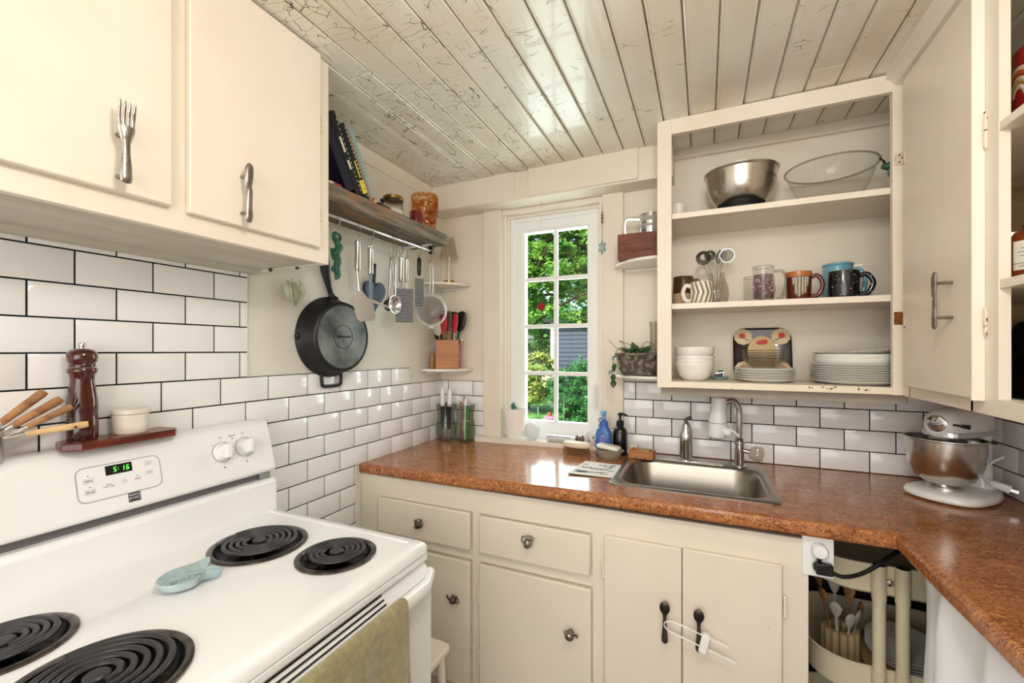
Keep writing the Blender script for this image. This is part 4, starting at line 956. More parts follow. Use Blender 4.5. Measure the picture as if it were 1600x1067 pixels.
spoon('ladle', 'polished steel ladle with a round bowl hanging in front of the spoons', 'ladle', -.588, .075, .205, .037, 0, dx=.006, dish=.8, m=chrome, wh=.0065)
spoon('serving_spoon', 'dark rimmed steel serving spoon hanging left of the ladle bowl', 'spoon', -.594, .080, .205, .024, -5, dx=-.012, wh=.006)
spoon('slotted_spoon', 'steel slotted spoon hanging right of the ladle bowl', 'spoon', -.580, .080, .200, .024, 7, dx=-.020, wh=.006)
shook(-.535, 'steel hook holding the wide handled grater', .060); shook(-.495, 'steel hook holding the narrow handled grater', .060)
def grater_plate(g, y0, y1, z0, z1, x=0, m=0):
    t_ = .0012; g.box(x, x+t_, y0, y1, z0, z1)
    g.tube([(x, y0, z0), (x, y1, z0), (x, y1, z1), (x, y0, z1)], .002, 6, closed=True)
    ny_, nz_ = max(3, int((y1-y0)/.009)), int((z1-z0)/.011)
    for i in range(nz_):
        for j in range(ny_):
            yy = y0+(j+.5+(.25 if i % 2 else -.25))*(y1-y0)/ny_; zz = z0+(i+.5)*(z1-z0)/nz_
            g.lathe([(.0028, 0), (.0018, .0022), (.0004, .0026)], 6, (0, 0, 0)) if False else g.add([(x+t_, yy-.0036, zz-.0045), (x+t_, yy+.0036, zz-.0045), (x+t_+.0035, yy, zz-.001), (x+t_, yy, zz+.004)], [(0, 2, 3), (1, 3, 2)]); g.add([(x+t_+.0002, yy-.0036, zz-.0046), (x+t_+.0002, yy+.0036, zz-.0046), (x+t_+.0028, yy, zz-.0022)], [(0, 1, 2)], 1)
t = hang('grater', 'flat steel box grater panel with tubular handle on the rail', 'grater', -.532, .066, rot=(0, 0, math.radians(-34)))
tube_handle(t, -.002, .108, .0120)
g = G(); grater_plate(g, -.024, .050, -.284, -.138); g.tube([(0, 0, -.108), (0, 0, -.140)], .004, 8); g.build('grating_plate', [mat('grater steel', '94969A', .50, metal=.85), blackm], t, sharp=30, clean=False)
t = hang('steel_server', 'slim steel handled server hanging just behind the grater panel', 'utensil', -.492, .066, dx=-.010)
tube_handle(t, -.002, .104, .0092)
g = G(); g.tube([(0, 0, -.104), (0, .004, -.15), (0, .014, -.20)], [.004, .005, .010], 8, flat=.3); g.build('blade', steel, t)
shook(-.408, 'steel hook holding the black handled zester', .042)
t = hang('zester', 'narrow zester with a black handle and steel teeth on the rail', 'zester', -.405, .048, rot=(0, 0, math.radians(-34)))
g = G(); g.tube([(0, 0, .002), (0, 0, -.004), (0, 0, -.04), (0, 0, -.075), (0, 0, -.082)], [.005, .0095, .0105, .0095, .005], 14, flat=.7); g.build('handle', blackp, t)
g = G(); grater_plate(g, -.018, .020, -.222, -.094); g.tube([(0, 0, -.080), (0, 0, -.096)], .003, 8); g.build('toothed_plate', [MATS['grater steel'], blackm], t, sharp=30, clean=False)
shook(-.322, 'steel hook at the end of the rail holding the strainer', .050)
t = hang('strainer', 'round mesh strainer with a white rim and wire handle at the end of the rail', 'strainer', -.318, .058, dx=.0, rot=(0, 0, math.radians(-42)))
g = G()
for s_ in (-1, 1): g.tube([(0, s_*.003, 0), (0, s_*.008, -.02), (0, s_*.008, -.150)], .0020, 6)
g.build('handle', chrome, t)
g = G(); cR = .074; cz = -.150-cR
g.tube([(0, cR*math.cos(a/40*2*PI), cz+cR*math.sin(a/40*2*PI)) for a in range(40)], .0035, 8, closed=True); g.tube([(.001, (cR-.007)*math.cos(a/40*2*PI), cz+(cR-.007)*math.sin(a/40*2*PI)) for a in range(40)], .0018, 6, closed=True)
g.box(-.004, .004, -.010, .010, cz-cR-.012, cz-cR-.002); g.build('rim', mat('grey white rim', 'D4D8DE', .3, metal=.3), t)
mesh_m = thin_glass('fine wire mesh', 'D0D0D2', .3, 1.5)
g = G(); g.T = Matrix.Translation((0, 0, cz)) @ Matrix.Rotation(-PI/2, 4, 'Y'); g.lathe([(cR, 0), (cR*.9, .018), (cR*.65, .036), (cR*.3, .045), (0, .047)], 32); g.T = None; g.build('mesh_bowl', mesh_m, t)

# ------------------------------------------------------------------ cast iron skillet on the wall
pa = thing('cast_iron_skillet', 'black cast iron skillet hung on the wall with its base facing out', 'skillet', (.004, -.796, 1.459), rot=(0, 0, math.radians(-1)))
Mx = Matrix.Rotation(PI/2, 4, 'Y')
g = G(); g.T = Mx; g.lathe([(.146, .004), (.153, .002), (.155, .008), (.152, .014), (.147, .020), (.134, .070), (.130, .076), (.124, .079), (.124, .0775), (.119, .0775), (.119, .076), (0, .076)], 64, cap0=True)
g.T = None; g.build('pan_body', iron, pa, sharp=30)
g = G(); g.T = Mx; g.lathe([(.1185, .0762), (.1185, .0772), (0, .0772)], 56)
g.T = Mx @ Matrix.Identity(4); g.T = None; bs = g.build('pan_base', ironb, pa, sharp=30)
g = G(); g.T = Mx; g.lathe([(.0455, .0770), (.0455, .0784), (.0440, .0784), (.0440, .0770)], 48); g.T = None; g.build('maker_ring', iron, bs)
text('Lakewood', .0175, frame((.0785, 0, .002), (0, 1, 0), (0, 0, 1)), blackm, bs)
text('8', .012, frame((.0785, 0, -.016), (0, 1, 0), (0, 0, 1)), blackm, bs)
g = G(); g.tube(crv([(.012, .008, .146), (.012, -.004, .175), (.014, -.020, .215), (.014, -.030, .260), (.014, -.033, .300), (.014, -.030, .325)], 6), [.024, .020, .016, .013, .011, .010, .010, .010, .010, .0105, .011, .012, .0125, .013, .0135, .0145, .0155, .016, .0165, .017, .017, .017, .0165, .016, .0155, .015, .0145, .013, .012, .009, .005], 12, flat=1.0, up=(0, 1, 0))
g.build('handle', iron, pa)
g = G(); g.tube(crv([(.012, -.046, -.142), (.014, -.045, -.172), (.014, -.036, -.188), (.014, .036, -.188), (.014, .046, -.172), (.012, .048, -.142)], 5), .0065, 10); g.build('helper_handle', iron, pa)
g = G(); g.T = Mx
g.sphere(.016, (0, -.145, .012), 14, 8, sz=.6); g.T = None; g.build('pour_lip', iron, pa)
# dried sprig under the cabinet
t = thing('dried_sprig', 'pale green dried leaf sprig hanging under the wall cabinet', 'sprig', (.020, -.968, 1.652), rot=(0, 0, 0))
spr = mat('dried leaf', 'DADDC4', .7, c2='BFC5A2', ns=30)
g = G()
for k, (y0, z1, w) in enumerate(((-.022, -.078, .024), (.002, -.090, .022), (.034, -.054, .012))):
    for s_ in (-1, 1):
        g.add([(0, y0, 0), (.002, y0+s_*w+.004, -.03), (.001, y0+s_*w*.7+.006, z1*.7), (0, y0+.010, z1)], [(0, 1, 2, 3)])
g.build('leaves', spr, t, solid=.0006)
g = G(); g.tube([(0, -.008, .008), (.002, -.004, -.03), (.002, .004, -.088)], .0009, 5); g.tube([(0, .028, .008), (.002, .03, -.045)], .0009, 5); g.build('stem', mat('dry stem', '6E6850', .7), t)

# ------------------------------------------------------------------ corner shelves, left of the window
def corner_shelf(label, x, y, z, r, sx, thick=.013, r2=None):
    t = thing('corner_shelf', label, 'shelf', (x, y, z)); r2 = r2 or r
    pts = [(0, 0)]+[(sx*r*math.cos(a/16*PI/2), -r2*math.sin(a/16*PI/2)) for a in range(17)]
    g = G(); g.prism(pts, 'xy', -thick, 0); g.build('board', shelfp, t, bevel=.004, seg=3)
    pts = [(0, 0)]+[(sx*r*.62*math.cos(a/10*PI/2), -r2*.62*math.sin(a/10*PI/2)) for a in range(11)]
    g = G(); g.prism([(0, 0), (sx*r*.8, 0), (sx*.01, -.035 if False else -.01), (0, -r2*.8)], 'xy', -thick-.016, -thick); g.build('cleat', shelfp, t, bevel=.002)
    return t
corner_shelf('white quarter round corner shelf carrying the little lamp', .002, -.002, 1.762, .188, 1)
corner_shelf('white quarter round corner shelf carrying the wooden utensil box', .010, -.010, 1.312, .198, 1)
corner_shelf('white rounded shelf carrying the red crate beside the open cabinet', 1.174, -.002, 1.795, .215, -1, r2=.20)
corner_shelf('white rounded shelf carrying the trailing plant beside the open cabinet', 1.174, -.002, 1.300, .215, -1, r2=.20)
# lamp
t = thing('table_lamp', 'small lamp with fluted glass shade and brushed stem on the corner shelf', 'lamp', (.100, -.085, 1.7625))
g = G(); g.lathe([(.030, 0), (.030, .012), (.026, .014), (0, .014)], 28, cap0=True); g.build('base', gold, t)
g = G(); g.tube([(0, 0, .012), (0, 0, .135)], .0048, 12); g.build('stem', steel, t)
flg = thin_glass('fluted glass', 'F4F3F0', .05, 2.0)
g = G(); g.lathe([(.044, .118), (.047, .135), (.042, .160), (.034, .205), (.026, .245), (.024, .245), (.032, .205), (.040, .160), (.044, .136)], 48, flute=.035, fn=16); g.build('shade', flg, t)
# utensil box with tools
t = thing('utensil_box', 'square bamboo utensil box on the lower corner shelf', 'box', (.108, -.098, 1.3125), math.radians(24))
g = G(); a = .058; hh = .150
for x0, x1, y0, y1 in ((-a, a, -a, -a+.007), (-a, a, a-.007, a), (-a, -a+.007, -a+.007, a-.007), (a-.007, a, -a+.007, a-.007)): g.box(x0, x1, y0, y1, 0, hh)
g.box(-a+.007, a-.007, -a+.007, a-.007, 0, .008); g.build('box_body', wood_or, t, clean=False, bevel=.001)
UB = (.108, -.098, 1.322)
def stick(name, label, cat, x, y, lx, ly, L_, hm, headfn, hmname='head', hL=None, r=.005, headm=None):
    """tool standing in the utensil box; (lx,ly) = horizontal lean over its length"""
    d = Vector((lx, ly, math.sqrt(max(.01, L_*L_-lx*lx-ly*ly)))).normalized(); q = Vector((0, 0, 1)).rotation_difference(d).to_euler()
    o = thing(name, label, cat, (x, y, UB[2]), rot=tuple(q)); hl = hL or L_*.62
    g = G(); g.tube([(0, 0, 0), (0, 0, .01), (0, 0, hl*.5), (0, 0, hl)], [r*.8, r, r*1.1, r*.9], 10); g.build('handle', hm, o)
    g = G(); headfn(g, hl); g.build(hmname, headm, o); return o
def paddle(w, L_, th=.30, tip=.75):
    w = w*1.22
    def f(g, z0): g.tube([(0, 0, z0-.01), (0, 0, z0), (0, 0, z0+L_*.15), (0, 0, z0+L_*.4), (0, 0, z0+L_*.8), (0, 0, z0+L_*.95), (0, 0, z0+L_)], [.004, .006, w*.75, w, w*.95, w*tip, w*.3], 16, flat=th, up=(0, 1, 0))
    return f
def whisk(R, L_):
    def f(g, z0):
        for k in range(6):
            a = k*PI/6; c_, s_ = math.cos(a), math.sin(a)
            g.tube(crv([(0, 0, z0), (R*.6*c_, R*.6*s_, z0+L_*.35), (R*c_, R*s_, z0+L_*.7), (0, 0, z0+L_), (-R*c_, -R*s_, z0+L_*.7), (-R*.6*c_, -R*.6*s_, z0+L_*.35), (0, 0, z0)], 5), .0009, 5)
    return f
def slotted(w, L_):
    def f(g, z0):
        paddle(w, L_)(g, z0)
    return f
stick('slotted_spoon', 'black slotted spoon rising highest from the utensil box', 'spoon', .120, -.095, .012, .010, .330, blackp, paddle(.028, .085), headm=blackp)
stick('spatula', 'red silicone spatula at the front of the utensil box', 'spatula', .100, -.120, -.006, -.012, .292, wood_h, paddle(.019, .095, .35, .85), headm=redp)
stick('spatula', 'brown silicone spatula between the red ones in the utensil box', 'spatula', .115, -.115, .006, -.004, .300, wood_h, paddle(.017, .105, .3, .85), headm=brownp)
stick('spatula', 'second red silicone spatula, behind the brown one', 'spatula', .130, -.100, .022, .0, .288, wood_l, paddle(.015, .100, .3, .9), headm=redp)
stick('spoon', 'black spoon on the right of the utensil box', 'spoon', .125, -.085, .055, .012, .300, blackp, paddle(.024, .110), headm=blackp)
stick('balloon_whisk', 'wire balloon whisk leaning at the back left of the utensil box', 'whisk', .090, -.080, -.040, .02, .325, wood_h, whisk(.038, .155), 'wires', hL=.15, headm=chrome)
stick('turner', 'pale wooden turner leaning left behind the strainer', 'turner', .100, -.105, -.055, -.035, .270, wood_h, paddle(.022, .09, .2, .95), headm=mat('pale beige silicone', 'D8CCB8', .5))
stick('masher', 'black nylon ladle drooping over the left of the utensil box', 'ladle', .112, -.075, -.085, -.015, .215, blackp, paddle(.022, .07, .5), headm=blackp)
stick('tongs', 'steel tongs leaning out of the right of the utensil box', 'tongs', .078, -.090, .125, .0, .215, steel, paddle(.008, .05, .4), headm=steel)
stick('wooden_spoon', 'brown wooden spoon leaning in the utensil box beside the turner', 'spoon', .098, -.098, -.022, -.012, .262, wood_h, paddle(.018, .07), headm=MATS['tool handle wood'])
t = thing('wooden_reamer', 'small pointed wooden reamer at the left of the utensil box', 'reamer', (.045, -.158, 1.3125))
g = G(); g.lathe([(.013, 0), (.014, .01), (.015, .04), (.012, .07), (.004, .085), (0, .087)], 20, flute=.08, fn=8, cap0=True); g.build('body', MATS['tool handle wood'], t)
t = thing('salt_shaker', 'small steel and wood shaker wedged beside the utensil box', 'shaker', (.058, -.128, 1.3125))
g = G(); g.lathe([(.011, 0), (.012, .05), (.010, .075)], 16, cap0=True, cap1=True); g.build('body', steel, t)
g = G(); g.lathe([(.010, .075), (.011, .082), (.006, .094), (0, .095)], 16, cap0=True); g.build('cap', mat('dark red wood', '5E2A1E', .4), t)
# vases with utensils
def vase(label, x, y, s=1.0):
    t = thing('glass_vase', label, 'vase', (x, y, zc(x)+.0005))
    P = [(.046, 0), (.050, .004), (.053, .035), (.0545, .065), (.049, .100), (.045, .122), (.046, .148), (.051, .175), (.0545, .195)]
    g = G(); g.lathe(P+[(a-.0015, b_) for a, b_ in reversed(P[2:])]+[(.044, .010), (0, .008)], 40, cap0=True, flute=.0); g.build('body', smokeg, t); return t
vase('grey glass vase holding two white tipped knives, nearer the left wall', .080, -.078)
vase('grey glass vase holding straws and brushes, beside the window casing', .193, -.074)
def held(name, label, cat, x, y, lx, ly, pieces, L_, z0=None):
    d = Vector((lx, ly, 1)).normalized(); q = Vector((0, 0, 1)).rotation_difference(d).to_euler()
    o = thing(name, label, cat, (x, y, zc(x)+.012), rot=tuple(q))
    for nm, pts, rs, m, fl in pieces:
        g = G(); g.tube(pts, rs, 12, flat=fl, up=(0, 1, 0)); g.build(nm, m, o)
    return o
for lab, x, lx in (('white and navy scissor handle standing nearest the left wall in the grey vase', .066, -.02), ('white and navy scissor handle on the right in the grey vase', .100, .03)):
    held('kitchen_scissors', lab, 'scissors', x, -.088, lx, 0, [('blade', [(0, 0, 0), (0, 0, .05)], [.004, .008], steel, .3), ('grip', [(0, 0, .05), (0, 0, .09), (0, 0, .14), (0, 0, .17)], [.009, .011, .012, .013], mat('navy grip', '252A3C', .35) if 'navy grip' not in MATS else MATS['navy grip'], .6),
        ('tip', [(0, 0, .17), (0, 0, .19), (0, 0, .24), (0, 0, .265)], [.012, .013, .011, .006], whitep, .6)], .26)
held('skewer', 'thin steel skewer between the two white tips', 'skewer', .083, -.080, 0, 0, [('rod', [(0, 0, 0), (0, 0, .27)], .0018, steel, 1), ('grip', [(0, 0, .12), (0, 0, .19)], .004, blackp, 1)], .27)
held('bottle_brush', 'orange and white bamboo toothbrush in the right hand vase', 'brush', .180, -.085, -.03, 0, [('stem', [(0, 0, 0), (0, 0, .10), (0, 0, .14), (0, 0, .20)], [.004, .006, .004, .006], wood_or, .6), ('tip', [(0, 0, .20), (0, 0, .222)], [.006, .005], whitep, .6)], .22)
held('wooden_stick', 'brown wooden stick standing beside the orange one', 'stick', .190, -.078, 0, .01, [('stem', [(0, 0, 0), (0, 0, .225)], .0045, MATS['dark red wood'] if False else wood_h, 1)], .22)
held('white_brush', 'white handled brush with a rounded head in the right hand vase', 'brush', .198, -.085, .02, 0, [('stem', [(0, 0, 0), (0, 0, .12), (0, 0, .15), (0, 0, .19), (0, 0, .215)], [.004, .005, .009, .009, .004], whitep, .5)], .22)
gk = mat('bright green plastic', '4E9A50', .35)
held('green_peeler', 'green handled peeler with a white band in the vase', 'peeler', .212, -.082, .01, 0, [('grip', [(0, 0, 0), (0, 0, .04), (0, 0, .10), (0, 0, .165), (0, 0, .18)], [.008, .011, .010, .011, .008], gk, .7), ('band', [(0, 0, .095), (0, 0, .099)], .0115, whitep, .8), ('collar', [(0, 0, .135), (0, 0, .170), (.008, 0, .185)], [.006, .008, .004], whitep, .5)], .2)

# ------------------------------------------------------------------ right hand corner shelves
t = thing('wooden_crate', 'small red brown stamped wooden crate under the flour sifter', 'crate', (1.00, -.165, 1.7955))
g = G(); g.box(0, .172, 0, .008, 0, .108); g.box(0, .172, .112, .120, 0, .108); g.box(0, .008, .008, .112, 0, .108); g.box(.164, .172, .008, .112, 0, .108); g.box(.008, .164, .008, .112, 0, .006)
g.build('crate_body', crate, t, clean=False)
g = G(); g.box(0.001, .171, -.0006, 0, .066, .0668); g.build('board_joint', mat('deep brown', '3E2016', .7), t)
text('FARM\nFRESH', .030, frame((.095, -.0006, .040), (1, 0, 0), (0, 0, 1)), mat('faded stamp', '6A3526', .7), t, xs=1.1) if False else text('WINEMAKER', .026, frame((.090, -.0006, .034), (1, 0, 0), (0, 0, 1)), mat('faded stamp', '6A3424', .7), t)
g = G(); g.box(.010, .162, .010, .110, .098, .1085); g.build('crate_lid', crate, t, bevel=.001)
t = thing('flour_sifter', 'shiny steel flour sifter with a square handle on the crate', 'sifter', (1.130, -.100, 1.9045))
g = G(); g.lathe([(.048, 0), (.048, .028), (.0492, .030), (.048, .032), (.048, .052), (.0492, .054), (.048, .056), (.048, .080), (.050, .082), (.050, .085), (.046, .085), (.046, .004), (0, .004)], 40, cap0=True); g.build('body', chrome, t)
g = G(); g.tube(crv([(-.046, -.01, .072), (-.090, -.02, .074), (-.104, -.022, .062), (-.104, -.022, .014), (-.095, -.02, .006), (-.046, -.01, .006)], 5), .008, 10, flat=.25, up=(0, 1, 0)); g.build('handle', chrome, t)
t = thing('planter', 'oblong textured stone planter on the lower rounded shelf', 'planter', (1.078, -.128, 1.3005), math.radians(8))
stone = mat('pitted stone glaze', '4A423A', .6, c2='8C7E6C', ns=55, lo=.45, hi=.62, bump=.8, bs=70)
g = G(); g.loft([[(x, y, z) for x, y in rrect(-a, a, -b_, b_, b_*.8, 6)] for a, b_, z in ((.066, .040, .006), (.080, .050, .030), (.086, .056, .060), (.090, .060, .086), (.094, .064, .090), (.094, .064, .096), (.084, .054, .096), (.080, .050, .080))], cap1=True)
for sx in (-1, 1):
    for sy in (-1, 1): g.sphere(.016, (sx*.050, sy*.028, .012), 10, 8, sz=.75)
g.build('pot', stone, t)
jadeg = mat('dark plant leaf', '2C4A30', .35, c2='3E6440', ns=30)
g = G(); rnd = random.Random(8)
def leaf(g, p, d, L_, w, droop=.3):
    d = Vector(d).normalized(); s_ = d.cross(Vector((0, 0, 1)))
    s_ = s_.normalized() if s_.length > .1 else Vector((1, 0, 0)); nrm = s_.cross(d)
    p = Vector(p); rows = []
    for i in range(6):
        t_ = i/5; ww = w*math.sin(PI*(.06+.94*t_**.8))*(1.0 if i < 5 else .1); c_ = p+d*L_*t_-nrm*(-droop*L_*t_*t_)*-1
        rows.append([c_+s_*ww+nrm*ww*.3, c_, c_-s_*ww+nrm*ww*.3])
    g.loft(rows, closed=False)
for k in range(15):
    a = rnd.uniform(0, 2*PI); leaf(g, (rnd.uniform(-.05, .04), rnd.uniform(-.03, .03), .095), (math.cos(a)*.9, math.sin(a)*.6-.2, rnd.uniform(.2, .9)), rnd.uniform(.045, .07), rnd.uniform(.013, .018), .3)
for (p, d) in (((-.085, -.035, .085), (-.4, -.3, -.3)), ((-.092, -.035, .05), (-.2, -.3, -1)), ((-.098, -.03, .005), (-.1, -.2, -1)), ((-.098, -.045, .03), (-.5, -.3, -.6)), ((-.10, -.03, -.02), (0, -.1, -1))): leaf(g, p, d, .036, .013, .1)
g.build('foliage', jadeg, t, solid=.0008, clean=False)
g = G(); g.tube(crv([(-.04, -.02, .09), (-.075, -.04, .115), (-.098, -.045, .07), (-.104, -.04, .0)]), .0016, 5); g.tube(crv([(-.05, -.01, .09), (-.095, -.02, .125), (-.118, -.03, .150)]), .0013, 5); g.tube(crv([(-.03, -.02, .095), (-.06, -.03, .135), (-.075, -.04, .148), (-.03, -.05, .13), (.0, -.05, .125)]), .0015, 5); g.tube(crv([(0, 0, .09), (.03, -.01, .14), (.06, -.02, .135)]), .0015, 5)
g.build('trailing_stems', mat('plant stem', '5A6A44', .6), t)
t = thing('glass_bottle', 'clear faceted glass bottle behind the trailing plant', 'bottle', (1.135, -.032, 1.3005))
g = G(); g.lathe([(.028, 0), (.030, .01), (.030, .09), (.022, .12), (.018, .135), (.017, .20), (.020, .222), (.021, .235), (.018, .235), (.016, .20), (.016, .135), (.028, .09), (.027, .008), (0, .006)], 24, cap0=True, flute=.02, fn=8); g.build('body', flg, t)

# window ornaments
t = thing('star_ornament', 'pale blue glass star ornament hanging beside the window frame', 'ornament', (.905, -.034, 2.085))
g = G(); g.tube([(0, .006, .01), (0, 0, 0), (-.001, 0, -.06), (.001, 0, -.13), (0, 0, -.165)], .0008, 4); g.build('cord', darkiron, t)
g = G()
for z in (-.035, -.048, -.062, -.078): g.sphere(.0042+.002*(z < -.04), (0, 0, z), 10, 6)
g.build('bead', mat('rusty beads', '8A6A4C', .4, metal=.4), t)
g = G(); g.prism([((.030 if i % 2 == 0 else .013)*math.sin(i*PI/6)*.62, -.197+(.034 if i % 2 == 0 else .015)*math.cos(i*PI/6)) for i in range(12)], 'xz', -.004, .004); st = g.build('star', mat('pale blue glass', 'C4D8DA', .12, trans=.3), t, bevel=.001)
g = G(); pts = [((.0315 if i % 2 == 0 else .0140)*math.sin(i*PI/6)*.62, -.0045, -.197+(.0355 if i % 2 == 0 else .016)*math.cos(i*PI/6)) for i in range(12)]; g.tube(pts, .0014, 5, closed=True); g.build('star_rim', darkiron, st)
t = thing('glass_suncatcher', 'small round red glass suncatcher hanging on a thread in the window', 'ornament', (.612, -.055, 1.622))
g = G(); g.tube([(0, 0, .512), (0, 0, .016)], .0004, 4); g.tube(crv([(0, 0, .516), (.003, 0, .506), (0, 0, .498), (-.003, 0, .502)]), .0012, 5); g.build('thread', chrome, t)
g = G(); g.T = Matrix.Rotation(PI/2, 4, 'X'); g.lathe([(.0175, -.002), (.0195, 0), (.0175, .002)], 28, cap0=True, cap1=True); g.T = None; g.build('disc', mat('ruby glass', '8E1A1E', .1, trans=.4), t)
g = G(); g.tube([(.019*math.cos(a/24*2*PI), 0, .019*math.sin(a/24*2*PI)) for a in range(24)], .0015, 5, closed=True)
for x in (-.005, .005): g.tube(crv([(x, -.003, .010), (x*1.8, -.003, 0), (x, -.003, -.010)]), .0011, 5)
g.build('lead_line', blackp, t)

# ------------------------------------------------------------------ window sill things
SZ = .9605
t = thing('plant_pot', 'white pot with diamond relief and a small succulent on the sill', 'plant pot', (.452, -.022, SZ))
g = G(); rings = []
for i in range(21):
    z = .148*i/20; r = .040+.024*(i/20); ring = []
    for j in range(72):
        a = 2*PI*j/72; v = abs(math.sin(a*7+z*42))*abs(math.sin(a*7-z*42)); ring.append(((r+.0022*v*(1 if 0 < i < 19 else 0))*math.cos(a), (r+.0022*v*(1 if 0 < i < 19 else 0))*math.sin(a)*.55, z))
    rings.append(ring)
for r, z in ((.065, .150), (.061, .150), (.058, .135), (.01, .132)): rings.append([(r*math.cos(2*PI*j/72), r*math.sin(2*PI*j/72)*.55, z) for j in range(72)])
g.loft(rings); g.build('pot', china, t)
g = G(); g.lathe([(.058, .134), (.0, .140)], 24, sy=.55); g.build('soil', mat('soil', '3A2E26', .9), t)
g = G()
for k in range(18):
    a = k*2.4; e = .3+k*.06; leaf(g, (-.004, 0, .138+k*.0012), (math.cos(a)*math.cos(e), math.sin(a)*math.cos(e)*.7, math.sin(e)), .026, .006, -.1)
g.tube([(0, 0, .14), (.001, 0, .172)], .003, 6); g.build('succulent', mat('blue green succulent', '3E7A66', .4), t, solid=.002, clean=False)
t = thing('glass_ball', 'frosted white glass globe sitting on the sill', 'globe', (.548, -.020, SZ))
g = G(); g.sphere(.043, (0, 0, .045), 32, 20, sx=.92, sy=.60); g.lathe([(.022, 0), (.024, .004), (.018, .008)], 24, sy=.6, cap0=True); g.build('globe', mat('milky glass', 'F4F6F8', .15, trans=.35, ior=1.2), t)
t = thing('film_roll', 'silver and white tube lying along the sill', 'tube', (.635, -.028, SZ+.018))
g = G(); g.tube([(0, 0, 0), (.125, -.004, 0)], .0175, 20); g.build('tube_body', mat('silver wrap', 'E2E6EC', .25, metal=.5), t)
g = G(); g.tube([(.120, -.004, 0), (.150, -.005, -.001), (.158, -.005, -.001)], [.018, .013, .010], 20); g.build('cap', whitep, t)
t = thing('small_tin', 'tiny brown owl shaped tin on the sill', 'tin', (.800, -.040, SZ), .2)
g = G(); g.loft([[(x, y, z) for x, y in rrect(-a, a, -a*.7, a*.7, .006, 4)] for a, z in ((.018, 0), (.022, .02), (.021, .034), (.018, .036))]); g.prism([(-.020, .034), (-.012, .046), (-.008, .036), (.008, .036), (.012, .046), (.020, .034)], 'xz', -.008, .008); g.build('body', mat('brown tin', '7A6450', .5, c2='4E3C30', ns=60), t)
t = thing('flower_cup', 'tapered white cup with dark flowers on the sill', 'cup', (.864, -.036, SZ))
g = G(); g.lathe([(.018, 0), (.020, .004), (.030, .040), (.034, .062), (.032, .062), (.028, .040), (.017, .006), (0, .005)], 28, cap0=True); g.build('body', china, t)
g = G(); rnd = random.Random(4)
for k in range(9):
    a = -PI/2+rnd.uniform(-1.0, 1.0); z = rnd.uniform(.022, .052); r = .0195+(z-.004)/.058*.0140+.0006
    g.sphere(rnd.uniform(.0025, .0050), (r*math.cos(a), r*math.sin(a), z), 8, 5)
g.build('painted_flowers', mat('dark flower print', '3A2C3C', .5), t)
t = thing('cork_bottle', 'small dark bottle with a bumpy wooden stopper beside the blue soap', 'bottle', (.905, -.050, SZ))
g = G(); g.lathe([(.014, 0), (.015, .05), (.012, .07)], 16, cap0=True, cap1=True); g.build('body', blackp, t)
g = G()
for z, r in ((.080, .016), (.100, .0185), (.124, .019)): g.sphere(r, (.004*(z > .09), 0, z), 14, 8, sz=.75)
g.build('stopper', wood_h, t)

# ------------------------------------------------------------------ counter things near the sink
def czt(x): return zc(x)+.0006
t = thing('scrub_brush', 'oval wooden scrub brush with bristles down on the worktop', 'brush', (.815, -.150, czt(.815)), math.radians(-4))
g = G(); g.loft([[(a*math.cos(2*PI*j/32), b_*math.sin(2*PI*j/32), z) for j in range(32)] for a, b_, z in ((.060, .022, .030), (.066, .026, .034), (.068, .028, .042), (.062, .024, .052), (.045, .015, .055))]); g.build('brush_back', mat('pale brush wood', 'E4D6BC', .5), t)
g = G(); rnd = random.Random(2)
for i in range(15):
    for j in range(5):
        x = (i-7)*.0085; y = (j-2)*.009
        if (x/.064)**2+(y/.024)**2 > 1: continue
        for k in range(3): g.tube([(x+rnd.uniform(-.002, .002), y, .032), (x*1.12+rnd.uniform(-.004, .004), y*1.3+rnd.uniform(-.003, .003), .0005)], .0008, 4)
g.build('bristles', mat('tan bristles', '8A6238', .7), t, clean=False)
t = thing('soap_bottle', 'blue foaming soap bottle with pump behind the soap dish', 'bottle', (.930, -.118, czt(.93)))
blu = mat('blue soap bottle plastic', '3E74C0', .25, c2='4A62A8', ns=6, stretch=(1, 1, 2)); blu2 = mat('light blue pump', '6CB0E4', .3)
g = G(); g.loft([[(x, y, z) for x, y in rrect(-a, a, -b_, b_, r, 5)] for a, b_, r, z in ((.032, .019, .012, 0), (.034, .021, .014, .004), (.034, .021, .014, .092), (.030, .019, .014, .108), (.020, .016, .012, .120), (.018, .015, .012, .126))]); bb = g.build('bottle_body', blu, t)
g = G(); g.lathe([(.0195, .124), (.0195, .146), (.016, .150), (.009, .156), (.008, .178), (.006, .180)], 24, cap0=True, cap1=True); g.build('collar', blu, t)
g = G(); g.lathe([(.0085, .156), (.010, .160), (.008, .176), (.013, .182), (.013, .192), (.006, .194), (0, .194)], 20, cap0=True); g.tube([(0, 0, .187), (.0, -.010, .187), (.002, -.022, .183)], .005, 8); g.build('pump', blu2, t)
whl = mat('pale print', 'C8D8F0', .5); pkl = mat('pink print', 'C88AB8', .5)
for z, w, m_ in ((.086, .018, whl), (.078, .024, pkl), (.068, .026, pkl), (.060, .020, pkl), (.036, .030, whl), (.028, .034, whl)):
    g = G(); g.box(-w/2, w/2, -.0215, -.021, z-.0012, z+.0012); g.build('label_line', m_, bb)
t = thing('soap_bottle', 'black pump bottle standing right of the blue foaming soap', 'bottle', (.997, -.088, czt(.997)))
g = G(); g.lathe([(.028, 0), (.031, .003), (.032, .02), (.032, .092), (.029, .108), (.020, .120), (.012, .124)], 32, cap0=True, cap1=True); g.build('bottle_body', mat('black glass bottle', '0C0C0E', .12, coat=.5), t)
